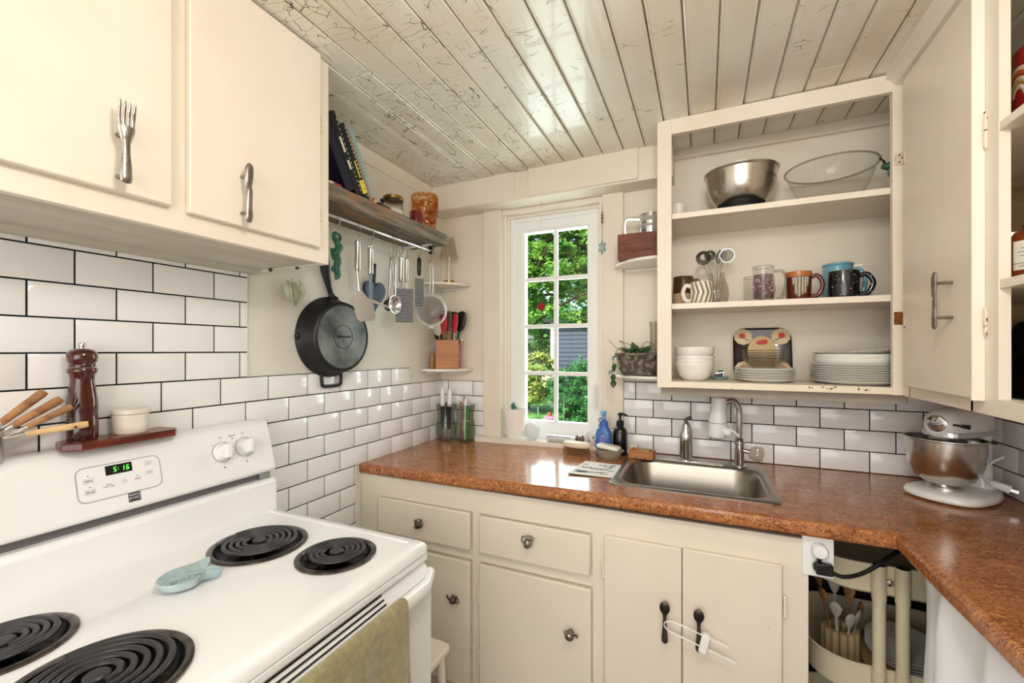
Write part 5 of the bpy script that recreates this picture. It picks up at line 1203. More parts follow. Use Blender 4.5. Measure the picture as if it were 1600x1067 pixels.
g = G(); g.lathe([(.0155, .122), (.0165, .126), (.0165, .146), (.013, .150), (.006, .152), (.005, .170)], 20, cap0=True, cap1=True); g.lathe([(.005, .168), (.010, .172), (.010, .182), (.004, .184)], 16, cap0=True, cap1=True); g.tube([(0, 0, .180), (.022, -.004, .178), (.034, -.006, .173)], [.006, .0045, .003], 8); g.build('pump', blackp, t)
g = G(); g.tube(crv([(-.022, -.02, .116), (-.034, -.02, .118), (-.036, -.02, .110), (-.028, -.02, .106)]), .0012, 5); g.build('bag_clip', chrome, t)
t = thing('soap_dish', 'clear oval glass soap dish in front of the soap bottles', 'dish', (.968, -.185, czt(.968)))
g = G(); g.lathe([(.040, 0), (.044, .003), (.052, .026), (.060, .034), (.064, .038), (.061, .040), (.050, .030), (.041, .008), (0, .006)], 36, cap0=True, sy=.68); g.build('dish', mat('cream glass dish', 'CFC4AC', .1, trans=.6, ior=1.2), t)
t = thing('soap_bar', 'white bar of soap resting across the glass soap dish', 'soap', (.965, -.185, czt(.968)+.0415), rot=(0, math.radians(5), math.radians(-8)))
g = G(); g.loft([[(x, y, z) for x, y in rrect(-a, a, -b_, b_, .010, 4)] for a, b_, z in ((.044, .022, 0), (.048, .026, .004), (.048, .026, .012), (.042, .021, .017))]); g.build('bar', mat('white soap', 'F2EEE6', .4), t)
t = thing('soap_bar', 'small white soap block standing behind the wooden soap holder', 'soap', (1.047, -.040, .9455))
g = G(); g.box(-.020, .020, -.018, .018, 0, .040); g.build('bar', mat('ivory soap', 'EEE6D2', .4), t, bevel=.006, seg=3)
t = thing('soap_holder', 'slotted bamboo soap holder on the corner of the sink', 'soap holder', (1.098, -.140, CZ+.0062), math.radians(-6))
g = G(); g.box(-.050, .050, -.028, -.020, 0, .034); g.box(-.050, .050, .020, .028, 0, .034); g.box(-.050, -.042, -.020, .020, 0, .034); g.box(.042, .050, -.020, .020, 0, .034); g.box(-.042, .042, -.020, .020, .020, .026); g.build('frame', wood_or, t, clean=False, bevel=.001)
g = G()
for x in (-.018, .018): g.box(x-.0015, x+.0015, -.0286, -.0282, 0, .010)
g.build('slot', blackm, t)
t = thing('soap_bar', 'worn brown soap piece lying on the bamboo holder', 'soap', (1.106, -.140, CZ+.0330), rot=(math.radians(-5), 0, .1))
g = G(); g.box(-.024, .024, -.018, .018, 0, .010); g.build('bar', mat('brown soap', 'B08A5C', .6), t, bevel=.004)
# printed dish cloth
t = thing('swedish_dishcloth', 'white printed dishcloth lying beside the sink', 'dishcloth', (0, 0, 0))
g = G(); g.prism([(.872, -.480), (1.048, -.474), (1.048, -.288), (.890, -.282)], 'xy', zc(1)+.0008, zc(1)+.0042); clo = g.build('cloth', mat('cloth face', 'EFEDE4', .8, bump=.3, bs=200), t)
g = G(); g.tube([(.872, -.480, zc(1)+.0014), (1.048, -.474, zc(1)+.0014)], .0012, 6); g.tube([(1.048, -.474, zc(1)+.0014), (1.048, -.288, zc(1)+.0014)], .0012, 6); g.build('stitched_edge', blackm, clo)
FM = frame((.96, -.38, zc(1)+.0044), (1, .03, 0), (-.03, 1, 0))
ink = mat('dark ink', '20262A', .7); tealk = mat('teal ink', '5E9C98', .7); redk = mat('red ink', 'A84A44', .7)
def blot(cx, cy, rx, ry, m_, rot=0, nm='print'):
    g = G(); g.T = FM @ Matrix.Translation((cx, cy, 0)) @ Matrix.Rotation(rot, 4, 'Z'); g.lathe([(1, 0), (0, .0002)], 18, sx=rx, sy=ry); g.T = None; g.build(nm, m_, clo)
blot(-.046, -.058, .026, .013, mat('slate ink', '3A4A52', .7), .1); blot(.050, .062, .012, .006, ink); blot(-.055, .050, .014, .005, redk); blot(.035, -.045, .012, .004, redk); blot(.055, -.015, .013, .005, tealk); blot(.048, .025, .006, .010, tealk)
g = G(); g.T = FM; g.tube([(-.02, -.058, .0002), (.03, -.052, .0002)], .0015, 5); g.tube([(-.02, -.058, .0002), (-.072, -.045, .0002), (-.070, -.072, .0002)], .0012, 5); g.T = None; g.build('print', ink, clo)
for bd, x, y, s_ in (('bon', -.040, .008, .026), ('appetit', .010, .000, .026), ('chef', .012, .052, .018), ('yum', .040, .040, .020), ('kitchen', .040, -.066, .010)):
    text(bd, s_, FM @ Matrix.Translation((x, y, .0002)), ink, clo, name='print')
# ------------------------------------------------------------------ on and above the range backguard
t = thing('wooden_tray', 'narrow red brown wooden shelf tray on top of the range backguard', 'tray', (.058, -1.478, 1.1875), math.radians(2))
g = G(); g.loft([[(x, y, z) for x, y in ((-.034-a, -.100-a), (.020+a, -.112-a), (.046+a, -.088), (.046+a, .096), (.022+a, .114+a), (-.034-a, .104+a))] for a, z in ((-.003, 0), (0, .003), (0, .015), (-.002, .018))]); g.build('board', wood_red, t, bevel=.001)
t = thing('pepper_mill', 'tall dark cherry wood pepper mill with a steel knob', 'pepper mill', (.046, -1.541, 1.2058))
g = G(); g.lathe([(.0265, 0), (.0275, .003), (.0272, .046), (.0262, .050), (.0268, .054), (.0262, .058), (.0275, .066), (.0270, .088), (.0235, .112), (.0205, .132), (.0215, .146), (.0260, .152), (.0265, .157), (.0240, .162)], 40, cap0=True, cap1=True); g.build('body', wood_mill, t, sharp=50)
g = G(); g.lathe([(.0225, .163), (.0235, .168), (.0220, .171), (.0255, .176), (.0270, .186), (.0255, .196), (.0190, .203), (.0080, .206), (0, .206)], 40, cap0=True); g.build('head', wood_mill, t, sharp=50)
g = G(); g.lathe([(.0055, .205), (.0055, .210), (.0068, .211), (.0068, .217), (.0058, .219), (0, .219)], 20, cap0=True); g.build('knob', steel, t)
t = thing('salt_cellar', 'round cream marble salt cellar with lid beside the pepper mill', 'salt cellar', (.050, -1.452, 1.2058))
g = G(); g.lathe([(.032, 0), (.034, .003), (.033, .018), (.035, .038), (.036, .044), (.0355, .046)], 40, cap0=True, cap1=True); g.build('body', marble, t)
g = G(); g.lathe([(.0352, .0468), (.0366, .048), (.0366, .056), (.0350, .058), (0, .0585)], 40, cap0=True); g.build('lid', marble, t)
t = thing('utensil_can', 'brushed steel utensil can at the left end of the range backguard', 'can', (.052, -1.700, 1.1875))
g = G(); g.lathe([(.036, 0), (.036, .058), (.0375, .060), (.0345, .060), (.0345, .004), (0, .004)], 32, cap0=True); g.build('body', steel, t)
def rodtool(label, tipp, root, m, hl, r, cat='tool', name='wooden_handled_tool', hole=False):
    a = Vector(root); b_ = Vector(tipp); d = (b_-a); L_ = d.length; q = Vector((0, 0, 1)).rotation_difference(d.normalized()).to_euler()
    o = thing(name, label, cat, root, rot=tuple(q))
    g = G(); g.tube([(0, 0, 0), (0, 0, L_-hl)], .0022, 8); g.build('rod', chrome, o)
    g = G(); g.tube([(0, 0, L_-hl), (0, 0, L_-hl+.006), (0, 0, L_-hl*.5), (0, 0, L_-.008), (0, 0, L_)], [r*.75, r*.85, r, r*1.1, r*.9], 12, flat=.7, up=(1, 0, 0)); h = g.build('handle', m, o)
    if hole:
        g = G(); g.T = Matrix.Translation((r*.72, 0, L_-.020)) @ Matrix.Rotation(PI/2, 4, 'Y'); g.lathe([(.0025, 0), (.0025, .0006), (0, .0006)], 12, cap0=True); g.T = None; g.build('hole', blackm, h)
    g = G(); g.tube([(0, 0, L_-hl-.010), (0, 0, L_-hl+.002)], r*.62, 12); g.build('ferrule', steel, o)
rodtool('uppermost wooden handled tool fanning out of the utensil can', (.085, -1.615, 1.322), (.046, -1.715, 1.215), wood_h, .085, .0085)
rodtool('second wooden handled tool from the top, with a dark knot', (.095, -1.593, 1.305), (.050, -1.712, 1.212), MATS['tool handle wood'], .085, .0085)
rodtool('third wooden handled tool from the top in the utensil can', (.105, -1.580, 1.288), (.054, -1.708, 1.210), wood_h, .075, .0070)
rodtool('lowest tool in the utensil can, with a pale handle and hanging hole', (.112, -1.556, 1.247), (.058, -1.700, 1.230), wood_l, .092, .0072, hole=True)
t = thing('spoon_rest', 'pale blue glazed ceramic fish shaped spoon rest on the cooktop', 'spoon rest', (.345, -1.486, .9165), math.radians(78)); t.scale = (.82, 1.0, 1.0)
cer = mat('pale blue celadon glaze', 'BCCFD2', .15, c2='9DB8BC', ns=30, coat=.5, speck=[('A89878', 18, .1, .62, (1, 1, 1))])
ol_ = [(-.062, -.010), (-.058, .022), (-.020, .046), (.028, .044), (.066, .052), (.058, .022), (.046, .002), (.066, -.022), (.058, -.034), (.028, -.020), (.000, -.038), (-.040, -.034)]
g = G(); cxm = sum(p[0] for p in ol_)/12; cym = sum(p[1] for p in ol_)/12
sc_ = lambda k, z: [(cxm+(x-cxm)*k, cym+(y-cym)*k, z) for x, y in [(p.x, p.y) for p in crv([(a, b, 0) for a, b in ol_], 4, closed=True)]]
g.loft([sc_(.82, .001), sc_(.93, .005), sc_(1.02, .017), sc_(1.0, .020), sc_(.93, .0175), sc_(.80, .0085), sc_(.5, .0070), sc_(.1, .0068)]); sr = g.build('dish', cer, t, sharp=80)
text('SPOON', .020, Matrix.Translation((-.002, .006, .0078)), mat('darker celadon', '8FA8A6', .3, coat=.4), sr, ext=.0008)

# ------------------------------------------------------------------ open wall cabinet contents
B0 = 1.2905; B1 = 1.5855; B2 = 1.9285
def plate_obj(name, label, cat, loc, r, h, m, group, foot=.6, rise=.5, rot=None, flat_=True):
    t = thing(name, label, cat, loc, group=group, rot=rot)
    g = G(); g.lathe([(r*foot, 0), (r*foot, .0015), (r*.80, .0035), (r*.97, h*.85), (r, h), (r*.985, h+.0008), (r*.80, .0062), (r*.62, .0042), (0, .0040)], 56, cap0=True); g.build('body', m, t); return t
def bowl_obj(name, label, cat, loc, r, h, m, group=None, foot=.5, wall=.004, rot=None, P=None):
    t = thing(name, label, cat, loc, group=group, rot=rot)
    P = P or [(r*foot, 0), (r*foot+.003, .002), (r*.80, h*.22), (r*.94, h*.50), (r*.985, h*.80), (r, h)]
    g = G(); g.lathe(P+[(P[-1][0]-wall*.5, h+.001), (P[-1][0]-wall, h-.001)]+[(max(a-wall, .001), max(b_, wall*1.4)) for a, b_ in reversed(P[1:-1])]+[(0, wall*1.4)], 48, cap0=True); bd = g.build('body', m, t)
    if m is glassm:
        g = G(); g.tube([((P[-1][0]-.001)*math.cos(a/48*2*PI), (P[-1][0]-.001)*math.sin(a/48*2*PI), P[-1][1]) for a in range(48)], .0014, 6, closed=True); g.build('rim', edgeg, t)
    return t
names = ['bottom of the stack of four white bowls', 'second white bowl from the bottom of its stack', 'third white bowl from the bottom of its stack', 'topmost of the four stacked white bowls']
zb = [0, .0130, .0260, .0340]
b0 = None
for k in range(4):
    P = [(.036, 0), (.042, .002), (.058, .018), (.066, .040), (.071, .058), (.0725, .062)]
    P = [(a*(1+.004*k), b_*(1.0 if k < 3 else 1.55)) for a, b_ in P]
    o = bowl_obj('cereal_bowl', 'white china bowl, '+names[k], 'bowl', (1.303, -.185, B0+zb[k]), .0725, .068, china, 'white bowls stacked in the open cabinet', P=P, wall=.003)
t = thing('sauce_dish', 'small blue grey dish behind the white bowls', 'dish', (1.395, -.135, B0))
g = G(); g.lathe([(.024, 0), (.026, .003), (.036, .013), (.034, .013), (.025, .006), (0, .005)], 28, cap0=True); g.build('dish', mat('blue grey glaze', '8FA6A4', .25), t)
t = thing('chrome_stopper', 'black and chrome stopper resting in the blue grey dish', 'stopper', (1.395, -.135, B0+.0055))
g = G(); g.box(-.018, .018, -.012, .012, 0, .022); g.box(-.004, .014, -.010, .010, .0222, .032); g.build('body', blackp, t, bevel=.002)
g = G(); g.tube([(-.016, -.013, .02), (.016, -.013, .026)], .002, 6); g.tube([(.014, -.013, .004), (.014, -.013, .024)], .0015, 6); g.build('clip', chrome, t)
# square decorated tray
t = thing('square_platter', 'square dark platter with fan and red flower decoration leaning at the back', 'platter', (1.552, -.060, B0+.001), rot=(math.radians(-13), 0, 0))
dk_ = mat('dark aubergine glaze', '2A1A20', .2, coat=.4); bg_ = mat('beige glaze', 'DCC8A0', .3); rf = mat('red flower glaze', 'C83A22', .35); gn_ = mat('olive line glaze', '4A4630', .4)
g = G(); g.loft([[(x, y, z) for x, z in rrect(-a, a, c_, d_, r, 8)] for a, c_, d_, r, y in ((.085, .015, .195, .03, .006), (.100, .001, .209, .045, .0), (.1035, -.002+.002, .2125, .048, -.004), (.100, .003, .209, .045, -.006), (.094, .010, .203, .04, -.002), (.02, .09, .12, .01, -.001))]); pb = g.build('body', dk_, t)
def disc(cx, cz, rx, rz, y, m, par, nm, a0=0, a1=360, scal=0):
    g = G(); n = 40; ring = []
    for i in range(n):
        a = math.radians(a0+(a1-a0)*i/(n-1 if a1-a0 < 360 else n)); s_ = 1+scal*abs(math.sin(a*5)); ring.append((cx+rx*s_*math.cos(a), cz+rz*s_*math.sin(a)))
    if a1-a0 < 360: ring.append((cx, cz))
    g.prism(ring, 'xz', y, y-.0008); return g.build(nm, m, par)
for sx in (-1, 1):
    for sz in (-1, 1):
        cx, cz = sx*.066, .1065+sz*.068
        f_ = disc(cx, cz, .031, .031, -.0052, bg_, pb, 'fan', scal=.10)
        disc(cx+sx*.004, cz+.004, .010, .009, -.0061, rf, f_, 'flower', scal=.35)
        g = G()
        for k in range(7):
            a = math.radians(90-sx*45+(-60+20*k)) if sz > 0 else math.radians(270+sx*45+(-60+20*k))
            g.tube([(cx+.014*math.cos(a), -.0062, cz+.013*math.sin(a)), (cx+.029*math.cos(a), -.0062, cz+.028*math.sin(a))], .0006, 4)
        g.tube([(cx-sx*.02, -.0064, cz-.016), (cx, -.0064, cz-.004)], .0018, 5)
        g.build('fan_lines', gn_, f_)
cd = disc(0, .108, .052, .070, -.0056, mat('tan glaze', 'D0B482', .3), pb, 'medallion'); disc(0, .150, .017, .008, -.0065, rf, cd, 'flower', scal=.35); disc(.010, .156, .009, .006, -.0066, rf, cd, 'flower', scal=.3)
ords = ['bottom', 'second from the bottom', 'third from the bottom', 'fourth from the bottom', 'fifth from the bottom', 'sixth from the bottom', 'seventh from the bottom', 'eighth from the bottom']
for k in range(5):
    plate_obj('side_plate', 'white side plate under the glass bowls, '+('top' if k == 4 else ords[k])+' of five', 'plate', (1.547, -.175, B0+k*.0085), .100, .014+.003*(k > 3), china, 'white side plates stacked in the open cabinet')
zt_ = B0+4*.0085+.0045
for k in range(4):
    bowl_obj('glass_bowl', 'clear glass bowl, '+('topmost' if k == 3 else ords[k])+' of the nested glass bowls', 'bowl', (1.545, -.175, zt_+k*.0095), .072+.0012*k, .050, glassm, 'clear glass bowls nested in the open cabinet', wall=.0025, P=[(.036, 0), (.040, .002), (.055, .015), (.066, .033), (.074, .050)])
for k in range(8):
    plate_obj('dinner_plate', 'white dinner plate in the right hand stack, '+('top' if k == 7 else ords[k])+' of eight', 'plate', (1.822, -.158, B0+k*.0078), .133, .015+.002*(k > 6), china, 'white dinner plates stacked in the open cabinet')
zt_ = B0+7*.0078+.0045
for k, (h, tl) in enumerate(((.030, 0), (.034, -1.5))):
    bowl_obj('pasta_bowl', ('lower' if k == 0 else 'upper')+' of two shallow white pasta bowls on the dinner plates', 'bowl', (1.820, -.165, zt_+k*.0125), .122, .032, china, 'white pasta bowls on the dinner plates', foot=.55)
t = plate_obj('patterned_plate', 'white plate with a dark red floral pattern on top of the pasta bowls', 'plate', (1.822, -.165, zt_+.0405), .122, .016, china, None, rot=(0, math.radians(-3.0), 0))
redpat = mat('red transfer pattern', 'F0E4DC', .2, speck=[('8A2A38', 42, .04, .50, (1, 1, 1))], coat=.3)
g = G(); g.lathe([(.114, .0152), (.098, .0075+.002), (.075, .0062), (0, .0052)], 48); g.build('pattern', redpat, t.children[0])
# middle shelf
brm = mat('dark brown glaze', '4A2E1C', .2, c2='6E4A30', ns=12, coat=.4); bei = mat('beige ribbed clay', 'C8B08C', .5)
t = mug('mug', 'two tone dark brown and beige mug at the left end of the middle shelf', (1.262, -.150, B1), .040, .120, brm, rz=math.radians(-8), hw=.026)
g = G()
for k in range(4): g.lathe([(.0402, .004+k*.012), (.0412, .007+k*.012), (.0412, .012+k*.012), (.0402, .015+k*.012)], 36)
g.build('ribbed_band', bei, t)
chv = mat('cream chevron glaze', 'EDE6D4', .3); chg = mat('grey brown chevron glaze', '8A7E68', .4)
t = mug('mug', 'cream mug with grey brown chevrons in front of the glass vase', (1.330, -.225, B1), .041, .084, chv, rz=math.radians(186), hw=.026, ht=.006)
g = G()
for k in range(9):
    a0 = math.radians(-186-150+k*24)
    for sgn in (0, 1):
        ring0, ring1 = [], []
        for i in range(7):
            u = i/6; z = .042+(.040 if sgn else -.040)*u; a = a0-(.30*u)
            for lst, da in ((ring0, 0), (ring1, .17)): lst.append((.0415*math.cos(a+da+.3), .0415*math.sin(a+da+.3), z))
        g.loft([ring0, ring1], closed=False)
g.build('chevron', chg, t, solid=.0007, clean=False)
t = thing('swirl_vase', 'swirled clear glass vase holding tea strainers', 'vase', (1.385, -.135, B1))
g = G(); rings = []
P = [(.034, 0), (.040, .02), (.044, .045), (.040, .075), (.032, .100), (.028, .120), (.031, .130), (.029, .130), (.026, .118), (.030, .098), (.038, .072), (.041, .045), (.036, .01), (.001, .008)]
for r, z in P: rings.append([(r*(1+.035*math.cos(14*(2*PI*j/84)+z*40))*math.cos(2*PI*j/84), r*(1+.035*math.cos(14*(2*PI*j/84)+z*40))*math.sin(2*PI*j/84), z) for j in range(84)])
g.loft(rings, cap1=False); g.build('body', flg, t)
def strainer2(label, x, y, lx, ly, L_, r, coil=False, rzz=0):
    d = Vector((lx, ly, 1)).normalized(); q = Vector((0, 0, 1)).rotation_difference(d).to_euler()
    o = thing('tea_strainer' if not coil else 'coil_whisk', label, 'strainer' if not coil else 'whisk', (x, y, B1+.012), rot=tuple(q))
    g = G(); g.tube([(0, 0, 0), (0, 0, L_-r)], .0018, 8); g.build('handle', chrome, o)
    g = G()
    if coil:
        for k in range(6): g.tube([((r-.0028*k)*math.cos(a/20*2*PI), -.004*k, L_+(r-.0028*k)*math.sin(a/20*2*PI)) for a in range(20)], .0014, 5, closed=True)
        g.build('coil', darkiron, o)
    else:
        g.tube([(r*math.cos(a/28*2*PI), 0, L_+r*math.sin(a/28*2*PI)) for a in range(28)], .0018, 6, closed=True)
        g.build('rim', chrome, o); g = G(); g.T = Matrix.Translation((0, 0, L_)) @ Matrix.Rotation(PI/2, 4, 'X'); g.lathe([(r, 0), (r*.85, .010), (r*.5, .017), (0, .020)], 24); g.T = None; g.build('mesh', mesh_m, o)
strainer2('steel strainer on the right of the swirled vase', 1.392, -.140, .16, -.05, .185, .026)
strainer2('dark coiled whisk leaning left out of the swirled vase', 1.376, -.140, -.22, -.03, .185, .027, True)
strainer2('smaller coiled whisk behind the left one in the swirled vase', 1.380, -.130, -.10, .05, .195, .020, True)
strainer2('small strainer standing upright at the back of the swirled vase', 1.388, -.125, .10, .10, .200, .018)
held_z = B1
t = thing('skimmer', 'pointed steel skimmer between the coiled whisks and the strainer', 'skimmer', (1.385, -.132, B1+.012), rot=(0, math.radians(2), 0))
g = G(); g.tube([(0, 0, 0), (0, 0, .165)], .0018, 8); g.build('handle', chrome, t)
g = G(); g.tube([(0, 0, .155), (0, 0, .175), (.002, 0, .195), (.005, 0, .212)], [.003, .011, .009, .001], 12, flat=.25, up=(0, 1, 0)); g.build('blade', darkiron, t)
def glassmug(label, x, y, r, h, rz, deco=False):
    t = thing('glass_mug', label, 'mug', (x, y, B1), rz)
    g = G(); g.lathe([(r*.92, 0), (r*.96, .004), (r, .02), (r, h), (r-.003, h), (r-.003, .016), (0, .014)], 24, cap0=True, flute=.012, fn=12); g.build('body', glassm, t)
    g = G(); g.tube(crv([(r-.001, 0, h*.86), (r+.026, 0, h*.84), (r+.036, 0, h*.55), (r+.024, 0, h*.16), (r-.001, 0, h*.08)], 6), .0052, 10); g.build('handle', edgeg, t)
    g = G(); g.tube([((r-.0012)*math.cos(a/32*2*PI), (r-.0012)*math.sin(a/32*2*PI), h) for a in range(32)], .0014, 6, closed=True); g.build('rim', edgeg, t)
    if deco:
        g = G(); rnd = random.Random(5)
        for k in range(26):
            a = math.radians(-95+rnd.uniform(-62, 62))-rz; z = rnd.uniform(.028, .085); s_ = rnd.uniform(.003, .0065)
            g.sphere(s_, (r*1.0*math.cos(a), r*math.sin(a), z), 8, 5)
        g.build('berry_print', mat('berry print', '8A3A44', .4, c2='C8B8C8', ns=120), t)
        g = G(); g.cyl(r-.0045, .016, h*.78, n=24); g.build('cloudy_drink', thin_glass('frosted lilac', 'D4C8D0', .3, .4), t)
    return t
glassmug('plain glass mug tucked behind the berry printed one', 1.515, -.115, .036, .105, math.radians(10))
glassmug('tall glass mug printed with berries', 1.540, -.190, .036, .132, math.radians(-6), True)
drip = mat('reddish brown glaze', '5A1E12', .15, coat=.5); ora = mat('tan orange glaze', 'B87038', .2, coat=.4); sil = mat('grey drip glaze', 'A8A08C', .25, metal=.2)
t = mug('mug', 'reddish brown mug with a tan rim and grey drips', (1.652, -.185, B1), .040, .104, drip, rz=math.radians(-4), hw=.032, prof=[(.036, 0), (.038, .004), (.0385, .04), (.040, .09), (.041, .104)])
g = G(); g.lathe([(.0402, .086), (.0412, .089), (.0416, .104), (.0408, .105)], 36); g.build('rim_glaze', ora, t)
g = G()
for a_, z_, w_ in ((-112, .020, .006), (-95, .012, .006), (-80, .018, .006), (-66, .022, .005), (-124, .05, .006), (-54, .045, .006)):
    a = math.radians(a_+4); g.tube([(.0388*math.cos(a), .0388*math.sin(a), .086), (.0388*math.cos(a), .0388*math.sin(a), z_+.01), (.0384*math.cos(a), .0384*math.sin(a), z_)], [w_*.9, w_, .002], 10, flat=1) if False else g.tube([(.0365*math.cos(a), .0365*math.sin(a), .084), (.0350*math.cos(a), .0350*math.sin(a), z_+.012), (.0345*math.cos(a), .0345*math.sin(a), z_)], [.0055, .0052, .0035], 10)
g.build('drip', sil, t)
spk = mat('black speckled enamel', '121216', .15, speck=[('E8E8E8', 150, .02, .665, (1, 1, 1))], coat=.5); tq = mat('turquoise glaze', '6FA9BC', .2, coat=.4)
mug('mug', 'black mug with white speckles at the right of the middle shelf', (1.782, -.195, B1), .046, .096, spk, rz=math.radians(-5), hw=.036, ht=.0062, prof=[(.042, 0), (.045, .004), (.046, .012), (.046, .094), (.0455, .096)])
t = mug('mug', 'turquoise lidded infuser mug standing behind the black speckled one', (1.788, -.098, B1), .046, .136, tq, rz=math.radians(-8), hw=.034, ht=.0055, prof=[(.042, 0), (.045, .004), (.046, .012), (.046, .128), (.0455, .130)], hy=.48)
g = G(); g.lathe([(.047, .1310), (.0485, .133), (.0485, .138), (.046, .1395), (0, .1405)], 36, cap0=True); g.build('lid', tq, t)
g = G(); g.box(.046, .072, -.006, .006, .128, .1295); g.build('infuser_tab', steel, t)
# top shelf
t = thing('mixing_bowl', 'brushed steel mixing bowl with a black base on the top shelf', 'bowl', (1.468, -.155, B2), group=None)
g = G(); g.lathe([(.070, .030), (.092, .050), (.110, .080), (.120, .115), (.124, .155), (.130, .160), (.131, .163), (.127, .165), (.122, .158), (.117, .115), (.106, .082), (.088, .054), (0, .040)], 56, cap0=True); g.build('body', steel, t)
g = G(); g.lathe([(.074, .012), (.078, .016), (.084, .046), (.080, .044), (.072, .034), (0, .034)], 48, cap0=True); g.build('base', blackm, t)
t2 = thing('black_lid', 'flat black lid under the steel mixing bowl', 'lid', (1.468, -.172, B2)); g = G(); g.lathe([(.098, 0), (.105, .003), (.106, .009), (.08, .0115), (0, .0115)], 48, cap0=True); g.build('body', blackm, t2)
t = thing('glass_bowl', 'large clear glass mixing bowl on the top shelf', 'bowl', (1.752, -.160, B2))
g = G(); g.lathe([(.080, 0), (.086, .004), (.105, .040), (.122, .085), (.132, .118), (.140, .126), (.141, .132), (.136, .134), (.130, .124), (.118, .085), (.101, .040), (.082, .010), (0, .008)], 56, cap0=True); g.build('body', glassm, t)
g = G(); g.tube([(.138*math.cos(a/64*2*PI), .138*math.sin(a/64*2*PI), .130) for a in range(64)], .0034, 8, closed=True); g.build('rim', edgeg, t)
g = G(); g.tube([(.084*math.cos(a/64*2*PI), .084*math.sin(a/64*2*PI), .006) for a in range(64)], .002, 8, closed=True); g.build('foot_ring', edgeg, t)
for k, lb in enumerate(('lowest', 'middle', 'topmost')):
    t = thing('ramekin', lb+' of three small white ribbed dishes at the left of the top shelf', 'dish', (1.238, -.165, B2+k*.0225), group='white ribbed dishes on the top shelf')
    g = G(); g.lathe([(.026, 0), (.028, .004), (.031, .0195), (.0315, .022), (.029, .022), (.026, .006), (0, .005)], 32, cap0=True, flute=.03, fn=16); g.build('body', china, t)
t = thing('green_pan', 'dark green handled pan mostly hidden behind the cabinet stile', 'pan', (2.010, -.160, B2+.0))
g = G(); g.lathe([(.075, 0), (.085, .02), (.095, .09), (.098, .092), (.092, .092), (.082, .02), (0, .01)], 36, cap0=True); g.build('body', steel, t)
g = G(); g.tube(crv([(-.094, -.01, .090), (-.115, -.03, .118), (-.128, -.04, .128), (-.118, -.05, .112)]), .003, 6); g.build('wire_handle', darkiron, t)
g = G(); g.tube([(-.085, -.048, .098), (-.112, -.050, .094), (-.126, -.046, .098)], [.014, .013, .007], 12); g.tube([(-.105, -.05, .092), (-.106, -.052, .068), (-.104, -.05, .058)], [.006, .005, .003], 8); g.build('grip', mat('deep green plastic', '2E5A44', .35), t)
# ------------------------------------------------------------------ contents of the right hand cabinet
R0, R1, R2 = 1.3045, 1.5565, 1.8885
t = thing('canister', 'tall green canister on the top shelf of the right cabinet', 'canister', (2.062, -.440, R2))
g = G(); g.lathe([(.060, 0), (.062, .004), (.062, .275), (.058, .282), (.048, .290), (0, .291)], 40, cap0=True); g.build('body', mat('bright green canister', '3C9A2E', .35), t)
t = thing('canister', 'red canister with an orange striped rainbow emblem beside the green one', 'canister', (2.060, -.632, R2))
g = G(); g.lathe([(.052, 0), (.054, .004), (.054, .215), (.050, .222), (0, .223)], 40, cap0=True); rcn = g.build('body', mat('red canister paint', 'A8201E', .35), t)
for r_, m_ in ((.046, 'F0E4CC'), (.040, 'D8602C'), (.030, 'F0E4CC'), (.026, 'C8A23C'), (.018, 'F0E4CC')):
    mm = mat('rainbow '+m_+str(r_), m_, .5); g = G(); rows = []
    n = 16
    for i in range(n+1):
        a = PI*i/n; rows.append([])
        for rr_ in (r_, max(r_-.0075, .002)):
            u, v = rr_*math.cos(a)*1.05, .075+rr_*math.sin(a)*1.5; th = PI+.18-u/.054; rows[-1].append((.0546*math.cos(th), .0546*math.sin(th), v+.035))
    g.loft(rows, closed=False); g.build('rainbow_band', mm, rcn, solid=.0004)
def goblet(label, x, y):
    t = thing('goblet', label, 'glass', (x, y, R1), group=None)
    g = G(); g.lathe([(.034, 0), (.037, .03), (.040, .07), (.036, .110), (.022, .140), (.008, .155), (.005, .165), (.005, .255), (.010, .266), (.036, .274), (.040, .278), (.036, .281), (0, .279)], 36); g.build('body', glassm, t)
goblet('upside down goblet nearest the cabinet stile', 2.085, -.440); goblet('upside down goblet further along the right cabinet shelf', 2.075, -.560)
amb = mat('amber liquid glass', '9A4A18', .1, trans=.4, coat=.5)
for lb, x, y in (('amber jar with a white label nearest the cabinet stile', 1.985, -.660), ('amber jar with a white label at the frame edge', 1.990, -.755)):
    t = thing('amber_jar', lb, 'jar', (x, y, R1), math.radians(-62))
    g = G(); g.loft([[(a_, b_, z) for a_, b_ in rrect(-a, a, -a, a, .006, 4)] for a, z in ((.033, 0), (.035, .004), (.035, .092), (.030, .104), (.024, .108))]); jb = g.build('body', amb, t)
    g = G(); g.lathe([(.029, .108), (.029, .118), (.026, .121), (0, .122)], 28, cap0=True); g.build('lid', steel, t)
    g = G(); g.box(-.024, .024, -.0358, -.0352, .022, .084); lb_ = g.build('label', papers, jb)
    g = G()
    for z, w in ((.068, .010), (.060, .016), (.052, .012), (.036, .024), (.030, .014)): g.box(-w, w, -.0361, -.0358, z-.0006, z+.0006)
    g.build('label_print', inkm, lb_)
dkg = thin_glass('smoky canister glass', 'A89C88', .02, 1.5)
